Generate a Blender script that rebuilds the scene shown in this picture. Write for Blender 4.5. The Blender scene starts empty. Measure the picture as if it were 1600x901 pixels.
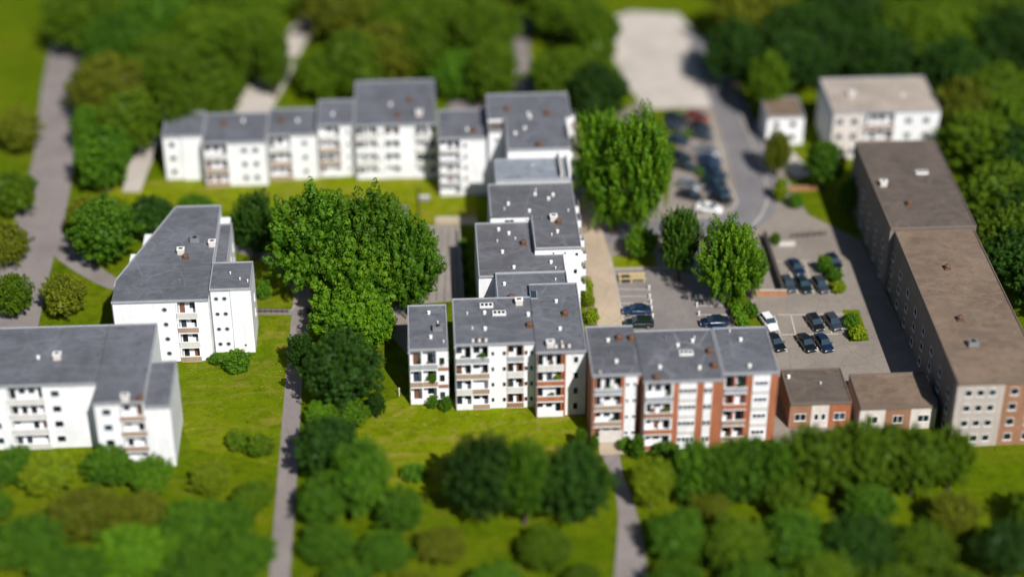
import bpy, bmesh, math, random
from mathutils import Vector, Matrix, noise
R = random.Random(11)
C = bpy.context.scene.collection
rad = math.radians

# ------------------------------------------------------------------ camera numbers
FPX = 3064.0; CAMH = 165.0; CX, CY = 0.0, -250.0
PITCH = rad(33.0); YAW = math.atan(195 * math.cos(PITCH) / FPX)
FW = Vector((math.sin(YAW) * math.cos(PITCH), math.cos(YAW) * math.cos(PITCH), -math.sin(PITCH)))
RT = Vector((math.cos(YAW), -math.sin(YAW), 0)); UP = RT.cross(FW)
def G(px, py, z=0.0):
    """ground (or height z) point of the site that was surveyed at this place of the photograph"""
    d = FW + RT * ((px - 800) / FPX) - UP * ((py - 450.5) / FPX)
    t = (z - CAMH) / d.z
    return Vector((CX + d.x * t, CY + d.y * t, z))
def scale_at(p):
    return FPX / (Vector((p.x - CX, p.y - CY, p.z - CAMH)).dot(FW))

# ------------------------------------------------------------------ materials
MATS = {}
def nodes_of(name):
    m = bpy.data.materials.new(name); m.use_nodes = True
    nt = m.node_tree; b = nt.nodes['Principled BSDF']
    MATS[name] = m
    return m, nt, b
def N(nt, t, **kw):
    n = nt.nodes.new(t)
    for k, v in kw.items(): setattr(n, k, v)
    return n
def pos(nt):
    return N(nt, 'ShaderNodeNewGeometry').outputs['Position']
def noise_tex(nt, vec, scale, detail=4, rough=0.55, dist=0.0):
    n = N(nt, 'ShaderNodeTexNoise'); n.inputs['Scale'].default_value = scale
    n.inputs['Detail'].default_value = detail; n.inputs['Roughness'].default_value = rough
    n.inputs['Distortion'].default_value = dist
    nt.links.new(vec, n.inputs['Vector']); return n.outputs['Fac']
def ramp(nt, fac, stops):
    r = N(nt, 'ShaderNodeValToRGB'); e = r.color_ramp.elements
    while len(e) < len(stops): e.new(0.5)
    for i, (p, c) in enumerate(stops):
        e[i].position = p; e[i].color = (c[0], c[1], c[2], 1) if hasattr(c, '__len__') else (c, c, c, 1)
    nt.links.new(fac, r.inputs['Fac']); return r.outputs['Color']
def mix(nt, fac, a, b, blend='MIX'):
    n = N(nt, 'ShaderNodeMix', data_type='RGBA', blend_type=blend)
    for sock, v in ((n.inputs[0], fac), (n.inputs[6], a), (n.inputs[7], b)):
        if isinstance(v, (int, float)): sock.default_value = v
        elif isinstance(v, tuple): sock.default_value = (*v, 1)
        else: nt.links.new(v, sock)
    return n.outputs[2]
def bump(nt, b, h, strength=0.3, dist=0.1):
    n = N(nt, 'ShaderNodeBump'); n.inputs['Strength'].default_value = strength; n.inputs['Distance'].default_value = dist
    nt.links.new(h, n.inputs['Height']); nt.links.new(n.outputs['Normal'], b.inputs['Normal'])
def scaled(nt, v, s):
    m = N(nt, 'ShaderNodeMapping'); m.inputs['Scale'].default_value = s
    nt.links.new(v, m.inputs['Vector']); return m.outputs['Vector']

def mat_wall(name, col, var=0.12, rough=0.75):
    m, nt, b = nodes_of(name); p = pos(nt)
    st = noise_tex(nt, scaled(nt, p, (1.6, 1.6, 0.25)), 1.2, 5, .6)      # rain streaks running down
    bl = noise_tex(nt, p, 0.35, 4, .6)
    c = mix(nt, ramp(nt, st, [(.42, 0), (.75, 1)]), col, tuple(x * (1 - var * 1.6) for x in col))
    c = mix(nt, ramp(nt, bl, [(.45, 0), (.7, 1)]), c, tuple(x * (1 - var) for x in col))
    sep = N(nt, 'ShaderNodeSeparateXYZ'); nt.links.new(p, sep.inputs[0])
    for ax, per in ((2, 1.35), (0, 1.9)):
        pp = N(nt, 'ShaderNodeMath', operation='PINGPONG'); nt.links.new(sep.outputs[ax], pp.inputs[0]); pp.inputs[1].default_value = per
        kk = N(nt, 'ShaderNodeMath', operation='MULTIPLY'); nt.links.new(ramp(nt, pp.outputs[0], [(.0, 1), (.025, 0)]), kk.inputs[0]); kk.inputs[1].default_value = .35
        c = mix(nt, kk.outputs[0], c, tuple(x * .55 for x in col))
    nt.links.new(c, b.inputs['Base Color']); b.inputs['Roughness'].default_value = rough
    bump(nt, b, noise_tex(nt, p, 9, 3), .12, .03); return m
def mat_plain(name, col, rough=0.5, metal=0.0, var=0.0, spec=None):
    m, nt, b = nodes_of(name)
    if var:
        p = pos(nt); c = mix(nt, noise_tex(nt, p, 2.5, 4), tuple(x * (1 - var) for x in col), tuple(min(1, x * (1 + var)) for x in col))
        nt.links.new(c, b.inputs['Base Color'])
    else: b.inputs['Base Color'].default_value = (*col, 1)
    b.inputs['Roughness'].default_value = rough; b.inputs['Metallic'].default_value = metal
    return m
def mat_brick(name, c1, c2):
    m, nt, b = nodes_of(name); p = pos(nt)
    t = N(nt, 'ShaderNodeTexBrick'); t.inputs['Scale'].default_value = 1.0
    t.inputs['Brick Width'].default_value = .46; t.inputs['Row Height'].default_value = .16; t.inputs['Mortar Size'].default_value = .014
    t.inputs['Color1'].default_value = (*c1, 1); t.inputs['Color2'].default_value = (*c2, 1); t.inputs['Mortar'].default_value = (.32, .26, .2, 1)
    sep = N(nt, 'ShaderNodeSeparateXYZ'); nt.links.new(p, sep.inputs[0])
    add = N(nt, 'ShaderNodeMath', operation='ADD'); nt.links.new(sep.outputs[0], add.inputs[0]); nt.links.new(sep.outputs[1], add.inputs[1])
    cb = N(nt, 'ShaderNodeCombineXYZ'); nt.links.new(add.outputs[0], cb.inputs[0]); nt.links.new(sep.outputs[2], cb.inputs[1])
    nt.links.new(cb.outputs[0], t.inputs['Vector'])
    dirt = noise_tex(nt, scaled(nt, p, (1, 1, .3)), .9, 5, .6)
    c = mix(nt, ramp(nt, dirt, [(.35, 0), (.8, 1)]), t.outputs['Color'], tuple(x * .62 for x in c1))
    nt.links.new(c, b.inputs['Base Color']); b.inputs['Roughness'].default_value = .85
    return m
def mat_roof(name, col, streak=.25, tan=None):
    m, nt, b = nodes_of(name); p = pos(nt)
    n1 = noise_tex(nt, p, .12, 5, .6, .6); n2 = noise_tex(nt, p, .9, 6, .65); n3 = noise_tex(nt, p, 6, 3)
    c = mix(nt, ramp(nt, n1, [(.35, 0), (.65, 1)]), tuple(x * .78 for x in col), tuple(x * 1.16 for x in col))
    c = mix(nt, ramp(nt, n2, [(.48, 0), (.70, .75)]), c, tuple(x * .62 for x in col))
    c = mix(nt, ramp(nt, noise_tex(nt, scaled(nt, p, (.5, 1.3, 1)), .3, 6, .7, 1.8), [(.5, 0), (.6, .5), (.62, 0)]), c, tuple(min(1, x * 1.45) for x in col))
    if tan: c = mix(nt, ramp(nt, noise_tex(nt, p, .33, 4, .6, 1.), [(.58, 0), (.68, .6)]), c, tan)
    # seams of the membrane and pale scuff lines where water dried
    v = N(nt, 'ShaderNodeTexVoronoi', feature='DISTANCE_TO_EDGE'); v.inputs['Scale'].default_value = .24
    dn = N(nt, 'ShaderNodeTexNoise'); dn.inputs['Scale'].default_value = .35; nt.links.new(p, dn.inputs['Vector'])
    vm = mix(nt, .45, p, dn.outputs['Color'], 'ADD'); nt.links.new(vm, v.inputs['Vector'])
    fade = ramp(nt, noise_tex(nt, p, .2, 2), [(.4, 0), (.62, 1)])
    ln = mix(nt, 1.0, ramp(nt, v.outputs['Distance'], [(.0, 1), (.05, 0)]), fade, 'MULTIPLY')
    k = N(nt, 'ShaderNodeMath', operation='MULTIPLY'); nt.links.new(ln, k.inputs[0]); k.inputs[1].default_value = streak
    c = mix(nt, k.outputs[0], c, tuple(min(1, x * 2.2) for x in col))
    sep = N(nt, 'ShaderNodeSeparateXYZ'); nt.links.new(p, sep.inputs[0])
    md = N(nt, 'ShaderNodeMath', operation='PINGPONG'); nt.links.new(sep.outputs[0], md.inputs[0]); md.inputs[1].default_value = 1.1
    seam = ramp(nt, md.outputs[0], [(.0, 1), (.03, 0)])
    k2 = N(nt, 'ShaderNodeMath', operation='MULTIPLY'); nt.links.new(seam, k2.inputs[0]); k2.inputs[1].default_value = .3
    c = mix(nt, k2.outputs[0], c, tuple(x * .6 for x in col))
    nt.links.new(c, b.inputs['Base Color']); b.inputs['Roughness'].default_value = .7
    bump(nt, b, n3, .15, .03); return m
def mat_pave(name, col, crack=.25, spots=.3):
    m, nt, b = nodes_of(name); p = pos(nt)
    n1 = noise_tex(nt, p, .11, 5, .6, .4); n2 = noise_tex(nt, p, 1.1, 6, .7); n3 = noise_tex(nt, p, 9, 3)
    c = mix(nt, ramp(nt, n1, [(.33, 0), (.68, 1)]), tuple(x * .80 for x in col), tuple(x * 1.15 for x in col))
    c = mix(nt, ramp(nt, n2, [(.52, 0), (.75, spots * 2)]), c, tuple(x * .6 for x in col))
    v = N(nt, 'ShaderNodeTexVoronoi', feature='DISTANCE_TO_EDGE'); v.inputs['Scale'].default_value = .22
    dn = N(nt, 'ShaderNodeTexNoise'); dn.inputs['Scale'].default_value = .8; nt.links.new(p, dn.inputs['Vector'])
    nt.links.new(mix(nt, .6, p, dn.outputs['Color'], 'ADD'), v.inputs['Vector'])
    k = N(nt, 'ShaderNodeMath', operation='MULTIPLY'); nt.links.new(ramp(nt, v.outputs['Distance'], [(.0, 1), (.022, 0)]), k.inputs[0]); k.inputs[1].default_value = crack
    c = mix(nt, k.outputs[0], c, tuple(x * .35 for x in col))
    c = mix(nt, ramp(nt, n3, [(.3, 0), (.7, .25)]), c, tuple(min(1, x * 1.4) for x in col))
    nt.links.new(c, b.inputs['Base Color']); b.inputs['Roughness'].default_value = .85
    bump(nt, b, n3, .2, .03); return m
def mat_grass(name, a, bcol, tan, tan_amt=.5):
    m, nt, b = nodes_of(name); p = pos(nt)
    n1 = noise_tex(nt, p, .05, 5, .6, .5); n2 = noise_tex(nt, p, .45, 6, .72, .6); n3 = noise_tex(nt, p, 5, 5, .7)
    c = mix(nt, ramp(nt, n1, [(.35, 0), (.65, 1)]), a, bcol)
    c = mix(nt, ramp(nt, n2, [(.46, 0), (.70, .85)]), c, tuple(x * .52 for x in a))
    c = mix(nt, ramp(nt, noise_tex(nt, scaled(nt, p, (1, 1.8, 1)), .9, 5, .7, 1.5), [(.56, 0), (.66, .6)]), c, tuple(x * .45 for x in a))
    n4 = noise_tex(nt, scaled(nt, p, (.10, .30, 1)), 1., 7, .68, 1.6)
    c = mix(nt, ramp(nt, n4, [(.50, 0), (.66, tan_amt)]), c, tan)
    n5 = noise_tex(nt, p, .22, 7, .72, 2.2)                                     # bare and clover patches
    c = mix(nt, ramp(nt, n5, [(.56, 0), (.64, tan_amt * .8)]), c, tuple(x * 1.05 for x in tan))
    n6 = noise_tex(nt, p, 1.6, 4, .7, .8)
    c = mix(nt, ramp(nt, n6, [(.60, 0), (.68, .75)]), c, tuple(x * .34 for x in a))
    n7 = noise_tex(nt, p, 2.1, 2, .5)
    c = mix(nt, ramp(nt, n7, [(.69, 0), (.73, .7)]), c, tuple(min(1, x * 1.9) for x in tan))
    c = mix(nt, ramp(nt, n3, [(.35, .0), (.75, .5)]), c, tuple(x * .5 for x in a))
    nt.links.new(c, b.inputs['Base Color']); b.inputs['Roughness'].default_value = .9
    b.inputs['Specular IOR Level'].default_value = .03
    bump(nt, b, n3, .8, .3); return m
def mat_leaf(name, dark, light):
    m = bpy.data.materials.new(name); m.use_nodes = True; MATS[name] = m
    nt = m.node_tree; nt.nodes.clear()
    out = N(nt, 'ShaderNodeOutputMaterial')
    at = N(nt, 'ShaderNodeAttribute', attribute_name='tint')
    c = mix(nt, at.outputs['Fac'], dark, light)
    oi = N(nt, 'ShaderNodeObjectInfo')
    hs = N(nt, 'ShaderNodeHueSaturation')
    mr = N(nt, 'ShaderNodeMapRange'); nt.links.new(oi.outputs['Random'], mr.inputs[0]); mr.inputs[3].default_value = .8; mr.inputs[4].default_value = 1.2
    nt.links.new(mr.outputs[0], hs.inputs['Value']); nt.links.new(c, hs.inputs['Color'])
    d = N(nt, 'ShaderNodeBsdfDiffuse'); t = N(nt, 'ShaderNodeBsdfTranslucent'); g = N(nt, 'ShaderNodeBsdfGlossy')
    g.inputs['Roughness'].default_value = .55; g.inputs['Color'].default_value = (.5, .5, .5, 1)
    for n in (d, t): nt.links.new(hs.outputs[0], n.inputs['Color'])
    s = N(nt, 'ShaderNodeMixShader'); s.inputs[0].default_value = .22
    nt.links.new(d.outputs[0], s.inputs[1]); nt.links.new(t.outputs[0], s.inputs[2])
    s2 = N(nt, 'ShaderNodeMixShader'); s2.inputs[0].default_value = .025
    nt.links.new(s.outputs[0], s2.inputs[1]); nt.links.new(g.outputs[0], s2.inputs[2])
    nt.links.new(s2.outputs[0], out.inputs['Surface']); return m

WHITE = mat_wall('white_render', (.82, .82, .83), .13)
OFFWHITE = mat_wall('grey_white_render', (.62, .62, .62), .14)
PINKISH = mat_wall('warm_white_render', (.66, .60, .55), .15)
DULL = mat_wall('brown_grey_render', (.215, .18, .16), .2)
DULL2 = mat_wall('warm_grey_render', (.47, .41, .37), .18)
BRICK = mat_brick('orange_brick', (.44, .125, .040), (.36, .098, .032))
BRICK2 = mat_brick('brown_brick', (.34, .15, .075), (.27, .12, .062))
PANEL_GREY = mat_wall('grey_balcony_panel', (.34, .35, .38), .12, .5)
PANEL_TAN = mat_wall('tan_balcony_panel', (.36, .25, .18), .15, .6)
PANEL_PALE = mat_wall('pale_balcony_panel', (.62, .60, .57), .12, .5)
ROOF = mat_roof('grey_roof_membrane', (.122, .125, .142), .28)
ROOF_B = mat_roof('scuffed_roof_membrane', (.103, .105, .118), .65, (.115, .10, .095))
ROOF_C = mat_roof('patched_roof_membrane', (.120, .121, .133), .3, (.135, .112, .095))
ROOF_METAL = mat_roof('ribbed_metal_roof', (.22, .245, .28), .1)
ROOF_TAN = mat_roof('tan_gravel_roof', (.185, .13, .09), .1, (.15, .115, .095))
ROOF_BROWN = mat_roof('brown_gravel_roof', (.115, .09, .072), .2)
RIM = mat_plain('pale_metal_coping', (.33, .34, .36), .45, .0, .25)
GLASS = mat_plain('dark_window_glass', (.012, .016, .02), .08)
GLASS2 = mat_plain('blue_window_glass', (.03, .05, .07), .1)
CURTAIN = mat_plain('curtained_window_glass', (.16, .15, .14), .2)
FRAME = mat_plain('white_window_frame', (.80, .80, .80), .4)
DARKFRAME = mat_plain('grey_round_frame', (.45, .46, .48), .5)
DOORBR = mat_plain('brown_timber_door', (.16, .07, .04), .5)
VENTW = mat_plain('white_vent_metal', (.80, .79, .76), .4, 0, .08)
RUST = mat_plain('rusty_vent_metal', (.16, .085, .05), .6, .3, .35)
VENTGREY = mat_plain('galvanised_vent_metal', (.36, .37, .38), .4, .6, .15)
DARK = mat_plain('dark_opening', (.012, .012, .013), .7)
GRASS = mat_grass('meadow_grass', (.090, .155, .002), (.155, .205, .004), (.24, .21, .02), .4)
GRASS3 = mat_grass('mown_grass', (.130, .200, .003), (.200, .245, .005), (.30, .25, .045), .65)
GRASS2 = mat_grass('bright_lawn_grass', (.175, .245, .003), (.255, .285, .006), (.36, .27, .06), .8)
PAVE = mat_pave('tan_worn_paving', (.235, .20, .168), .35, .4)
PAVE_LOT = mat_pave('grey_pink_asphalt', (.205, .180, .168), .3, .4)
DRIVE = mat_pave('pale_sandy_concrete', (.40, .315, .225), .3, .15)
ROAD = mat_pave('grey_asphalt', (.175, .165, .17), .3, .25)
PATH = mat_pave('grey_path_asphalt', (.22, .19, .18), .25, .25)
PALE = mat_pave('pale_concrete_yard', (.47, .42, .37), .2, .2)
SLABS = mat_pave('weathered_court_slabs', (.27, .235, .205), .5, .3)
KERB = mat_pave('kerb_concrete', (.42, .38, .33), .2, .2)
MARK = mat_plain('worn_white_paint', (.62, .58, .50), .7, 0, .25)
SOIL = mat_pave('bare_soil', (.20, .135, .085), .1, .4)
LEAF_BRIGHT = mat_leaf('bright_leaves', (.046, .135, .004), (.135, .270, .008))
LEAF_MID = mat_leaf('mid_green_leaves', (.030, .095, .004), (.090, .195, .007))
LEAF_DARK = mat_leaf('dark_green_leaves', (.013, .042, .004), (.034, .088, .006))
LEAF_YEL = mat_leaf('yellow_green_leaves', (.100, .170, .004), (.24, .31, .008))
LEAF_FOREST = mat_leaf('forest_leaves', (.044, .098, .002), (.105, .175, .004))
LEAF_OLIVE = mat_leaf('olive_leaves', (.075, .100, .004), (.16, .18, .008))
LEAF_UP = mat_leaf('deep_green_leaves', (.020, .062, .004), (.058, .130, .007))
BARK = mat_plain('brown_bark', (.075, .055, .04), .9, 0, .3)
TYRE = mat_plain('black_tyre_rubber', (.018, .018, .019), .8)
HUB = mat_plain('alloy_wheel_metal', (.4, .4, .42), .35, .8)
LAMPW = mat_plain('clear_headlight_lens', (.75, .77, .8), .12)
LAMPR = mat_plain('red_taillight_lens', (.35, .02, .015), .2)
TIMBER = mat_plain('pale_yellow_timber', (.55, .43, .22), .6, 0, .2)
WOODF = mat_plain('dark_fence_timber', (.05, .042, .035), .8, 0, .2)
ORANGE = mat_brick('orange_wall_brick', (.45, .17, .06), (.38, .14, .06))
METALD = mat_plain('dark_painted_metal', (.04, .042, .045), .5)

# ------------------------------------------------------------------ mesh builder
class MB:
    def __init__(s): s.v = []; s.f = []; s.m = []; s.mats = []
    def mi(s, mat):
        if mat not in s.mats: s.mats.append(mat)
        return s.mats.index(mat)
    def poly(s, pts, mat):
        i = len(s.v); s.v += [tuple(p) for p in pts]; s.f.append(tuple(range(i, i + len(pts)))); s.m.append(s.mi(mat)); return s
    def box(s, x0, x1, y0, y1, z0, z1, mat):
        i = len(s.v); k = s.mi(mat)
        s.v += [(x0, y0, z0), (x1, y0, z0), (x1, y1, z0), (x0, y1, z0), (x0, y0, z1), (x1, y0, z1), (x1, y1, z1), (x0, y1, z1)]
        for q in ((3, 2, 1, 0), (4, 5, 6, 7), (0, 1, 5, 4), (1, 2, 6, 5), (2, 3, 7, 6), (3, 0, 4, 7)):
            s.f.append(tuple(i + a for a in q)); s.m.append(k)
        return s
    def lathe(s, x, y, prof, mat, n=12):
        """prof: (radius, z) from bottom to top"""
        i = len(s.v); k = s.mi(mat)
        for r, z in prof:
            for a in range(n):
                t = a * 2 * math.pi / n; s.v.append((x + r * math.cos(t), y + r * math.sin(t), z))
        for j in range(len(prof) - 1):
            for a in range(n):
                b = (a + 1) % n
                s.f.append((i + j * n + a, i + j * n + b, i + j * n + n + b, i + j * n + n + a)); s.m.append(k)
        s.f.append(tuple(i + (len(prof) - 1) * n + a for a in range(n))); s.m.append(k)
        s.f.append(tuple(i + a for a in reversed(range(n)))); s.m.append(k)
        return s
    def mesh(s, name, o=(0, 0, 0), smooth=False):
        me = bpy.data.meshes.new(name)
        me.from_pydata([(a - o[0], b - o[1], c - o[2]) for a, b, c in s.v], [], s.f)
        for m in s.mats: me.materials.append(m)
        me.polygons.foreach_set('material_index', s.m)
        if smooth: me.polygons.foreach_set('use_smooth', [True] * len(s.f))
        me.update(); return me
    def build(s, name, parent=None, smooth=False, origin=None):
        o = origin or (0, 0, 0)
        if parent is not None and origin is None: o = world_of(parent)
        ob = bpy.data.objects.new(name, s.mesh(name, o, smooth)); C.objects.link(ob)
        if parent is not None: ob.parent = parent
        elif origin is not None: ob.location = origin
        return ob
def world_of(o):
    v = Vector((0, 0, 0))
    while o is not None: v += Vector(o.location); o = o.parent
    return v
def place(name, me, loc, parent=None, rz=0):
    ob = bpy.data.objects.new(name, me); C.objects.link(ob)
    if parent is not None:
        ob.parent = parent; ob.location = Vector(loc) - world_of(parent)
    else: ob.location = loc
    ob.rotation_euler.z = rz
    return ob
def tag(o, label, cat, group=None):
    o['label'] = label; o['category'] = cat
    if group: o['group'] = group
    return o
def thing(name, loc, label, cat, group=None, rz=0):
    o = bpy.data.objects.new(name, None); C.objects.link(o); o.location = loc; o.rotation_euler.z = rz
    o.empty_display_size = .5
    return tag(o, label, cat, group)
def struct(o, kind='structure'):
    o['kind'] = kind; return o

# ------------------------------------------------------------------ ground and paving
def smooth_line(pts, n=8):
    pts = [Vector(p) for p in pts]; out = []
    for i in range(len(pts) - 1):
        p0, p1, p2, p3 = pts[max(i - 1, 0)], pts[i], pts[i + 1], pts[min(i + 2, len(pts) - 1)]
        for k in range(n):
            t = k / n
            out.append(.5 * ((2 * p1) + (p2 - p0) * t + (2 * p0 - 5 * p1 + 4 * p2 - p3) * t * t + (3 * p1 - p0 - 3 * p2 + p3) * t ** 3))
    out.append(pts[-1]); return out
def sheet(name, px, z, mat, kind='structure'):
    pts = [G(a, b) for a, b in px]
    bm = bmesh.new(); vs = [bm.verts.new((p.x, p.y, z)) for p in pts]; f = bm.faces.new(vs)
    bmesh.ops.triangulate(bm, faces=[f]); bm.normal_update()
    for f in bm.faces:
        if f.normal.z < 0: f.normal_flip()
    me = bpy.data.meshes.new(name); bm.to_mesh(me); bm.free(); me.materials.append(mat)
    o = bpy.data.objects.new(name, me); C.objects.link(o); return struct(o, kind)
def strip(name, px, w, z, mat, h=0, n=8):
    """flat strip (h=0) or raised kerb along a line; w is one width or one per point"""
    line = smooth_line([G(a, b) for a, b in px], n)
    ws = w if hasattr(w, '__len__') else [w] * len(px)
    m = MB(); k = m.mi(mat); L = []
    for i, p in enumerate(line):
        t = i / n; j = min(int(t), len(ws) - 2); wd = ws[j] + (ws[j + 1] - ws[j]) * (t - j)
        d = (line[min(i + 1, len(line) - 1)] - line[max(i - 1, 0)]).normalized(); nrm = Vector((-d.y, d.x, 0)) * wd / 2
        L.append((p + nrm, p - nrm))
    for (a, b) in L:
        m.v += [(a.x, a.y, z + h), (b.x, b.y, z + h)] + ([(a.x, a.y, 0), (b.x, b.y, 0)] if h else [])
    q = 4 if h else 2
    for i in range(len(L) - 1):
        a = i * q; b = a + q
        m.f.append((a, a + 1, b + 1, b)); m.m.append(k)
        if h:
            m.f.append((a + 2, a, b, b + 2)); m.m.append(k); m.f.append((a + 1, a + 3, b + 3, b + 1)); m.m.append(k)
    if h:
        m.f.append((0, 2, 3, 1)); m.m.append(k); e = (len(L) - 1) * q; m.f.append((e, e + 1, e + 3, e + 2)); m.m.append(k)
    o = m.build(name); return struct(o)

gm = MB(); gm.poly([(-900, -500, 0), (900, -500, 0), (900, 1400, 0), (-900, 1400, 0)], GRASS)
struct(gm.build('ground'))
sheet('far_lawn', [(150, 300), (255, 278), (470, 262), (690, 270), (745, 290), (745, 345), (600, 350), (420, 330), (240, 330)], .010, GRASS2)
sheet('near_lawn', [(560, 640), (640, 615), (930, 640), (915, 700), (940, 740), (760, 760), (640, 770), (560, 740)], .010, GRASS2)
sheet('side_lawn', [(395, 400), (455, 425), (466, 480), (450, 560), (446, 640), (440, 730), (300, 700), (240, 570), (400, 555)], .010, GRASS3)
# paving right of the long building
sheet('pavement', [(893, 225), (1010, 150), (1040, 330), (1080, 110), (1130, 100), (1262, 335), (1345, 375), (1450, 600), (1340, 700), (1215, 700), (1150, 560), (960, 560), (918, 520), (912, 440), (897, 330)], .012, PAVE)
sheet('pale_yard', [(945, 30), (985, 18), (1060, 22), (1090, 55), (1110, 100), (1150, 140), (1130, 165), (1010, 172), (985, 140), (958, 90)], .020, PALE)
strip('road', [(1098, 60), (1125, 130), (1150, 190), (1170, 250), (1184, 300), (1170, 335), (1130, 352), (1060, 356), (985, 362), (935, 372)], [6, 6.5, 6.5, 6.5, 7, 7, 6, 5.5, 5, 4], .028, ROAD)
sheet('parking_lot', [(962, 421), (1142, 421), (1152, 470), (1176, 560), (972, 560)], .020, PAVE_LOT)
strip('driveway', [(885, 190), (900, 250), (915, 330), (932, 400), (944, 460), (956, 560)], [3.2, 3.4, 3.8, 4.2, 4.4, 4.6], .036, DRIVE)
sheet('grass_verge', [(955, 401), (1022, 398), (1026, 416), (958, 419)], .05, GRASS2)
sheet('hedge_bed', [(1136, 452), (1160, 448), (1192, 512), (1158, 514)], .04, GRASS)
sheet('planted_island', [(1278, 398), (1302, 398), (1322, 455), (1294, 458)], .03, GRASS)
sheet('planted_bed', [(1316, 484), (1342, 484), (1358, 532), (1326, 534)], .03, GRASS)
sheet('planted_verge', [(909, 432), (923, 432), (934, 512), (918, 512)], .05, SOIL)
# court and slabs left of the long building
sheet('paved_court', [(664, 352), (713, 352), (716, 470), (640, 476)], .02, SLABS)
sheet('paved_walk', [(680, 341), (745, 341), (745, 351), (680, 351)], .024, DRIVE)
sheet('paved_terrace', [(604, 476), (640, 476), (640, 560), (604, 515)], .022, PAVE)
sheet('small_slab', [(606, 321), (637, 321), (637, 349), (606, 349)], .02, ROAD)
sheet('planted_strip', [(719, 368), (731, 368), (735, 470), (722, 470)], .03, GRASS)
for k in range(4):
    x = 676 + k * 11
    strip('paving_joint', [(x + 4, 356), (x, 410), (x - 3 - (3 - k) * 1.4, 470)], .10, .026, WOODF)
strip('court_kerb', [(716, 352), (717, 400), (719, 470)], .3, 0, KERB, .12)
strip('walk_kerb', [(680, 340), (745, 340)], .3, 0, KERB, .14)
# path on the left
strip('path', [(352, 388), (385, 392), (425, 406), (455, 430), (472, 460), (470, 500), (462, 560), (456, 640), (449, 740), (440, 860), (432, 960)], [1.8, 2, 2.3, 2.6, 2.8, 3.0, 2.4, 2.5, 2.6, 2.6, 2.6], .02, PATH)
strip('side_path', [(398, 487), (430, 487), (464, 488)], 1.5, .026, PATH)
strip('path_edging', [(395, 390), (432, 407), (458, 430), (466, 462), (455, 486)], .16, 0, KERB, .08)
strip('garden_path', [(950, 690), (955, 712), (966, 745), (980, 800), (985, 860), (985, 960)], [2.6, 2.4, 1.5, 2.4, 3.6, 5], .02, PATH)
strip('lane', [(110, 60), (95, 140), (85, 240), (65, 330), (40, 420), (20, 520), (-10, 640)], [7, 7, 7, 8, 8, 7, 7], .02, PATH)
strip('lane_branch', [(60, 350), (110, 400), (170, 440), (215, 450)], [4, 4, 3, 2.5], .024, PATH)
strip('sandy_track', [(500, 10), (455, 70), (420, 130), (385, 185)], [4, 5, 6.5, 7], .02, PALE)
strip('sandy_spur', [(250, 200), (225, 240), (205, 300)], [2.5, 4, 3], .02, PALE)
strip('back_path', [(815, 20), (815, 80), (818, 130), (790, 165), (700, 165)], [3, 3, 3.5, 4, 3.5], .02, PATH)
strip('edge_road', [(1190, 190), (1225, 245), (1260, 275)], [4, 4.5, 4], .02, PALE)
# kerbs and bay lines
strip('kerb', [(1128, 110), (1160, 190), (1186, 250), (1199, 300), (1192, 332), (1176, 352)], .28, 0, KERB, .14)
strip('kerb', [(1108, 180), (1124, 230), (1140, 290), (1151, 318), (1132, 333), (1096, 339), (1068, 334)], .3, 0, KERB, .14)
strip('kerb', [(953, 398), (962, 440), (976, 512)], .22, 0, KERB, .1)
strip('kerb', [(960, 420), (1010, 419), (1060, 420)], .22, 0, KERB, .1)
def line(a, b, w=.13, z=.05): strip('road_marking', [a, b], w, z, MARK, 0, 1)
for y in (452, 463, 474, 493): line((965 + (y - 452) * .2, y), (1013 + (y - 452) * .17, y), .13)
for y in (467, 478, 492): line((1083 + (y - 467) * .3, y), (1130 + (y - 467) * .3, y), .13)
for a, b in (((1228, 407), (1247, 459)), ((1257, 407), (1272, 459)), ((1286, 420), (1296, 459)), ((1210, 493), (1219, 522)), ((1236, 493), (1243, 522)), ((1289, 493), (1300, 522)), ((1218, 524), (1230, 550)), ((1272, 492), (1278, 550)), ((1206, 408), (1290, 408)), ((1215, 492), (1320, 491)), ((1220, 523), (1310, 522))): line(a, b)
for i in range(8):
    line((1034 + i * 5, 206 + i * 15), (1066 + i * 5, 217 + i * 15), .1); line((1080 + i * 5.5, 205 + i * 15), (1114 + i * 5, 216 + i * 15), .1)

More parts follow.
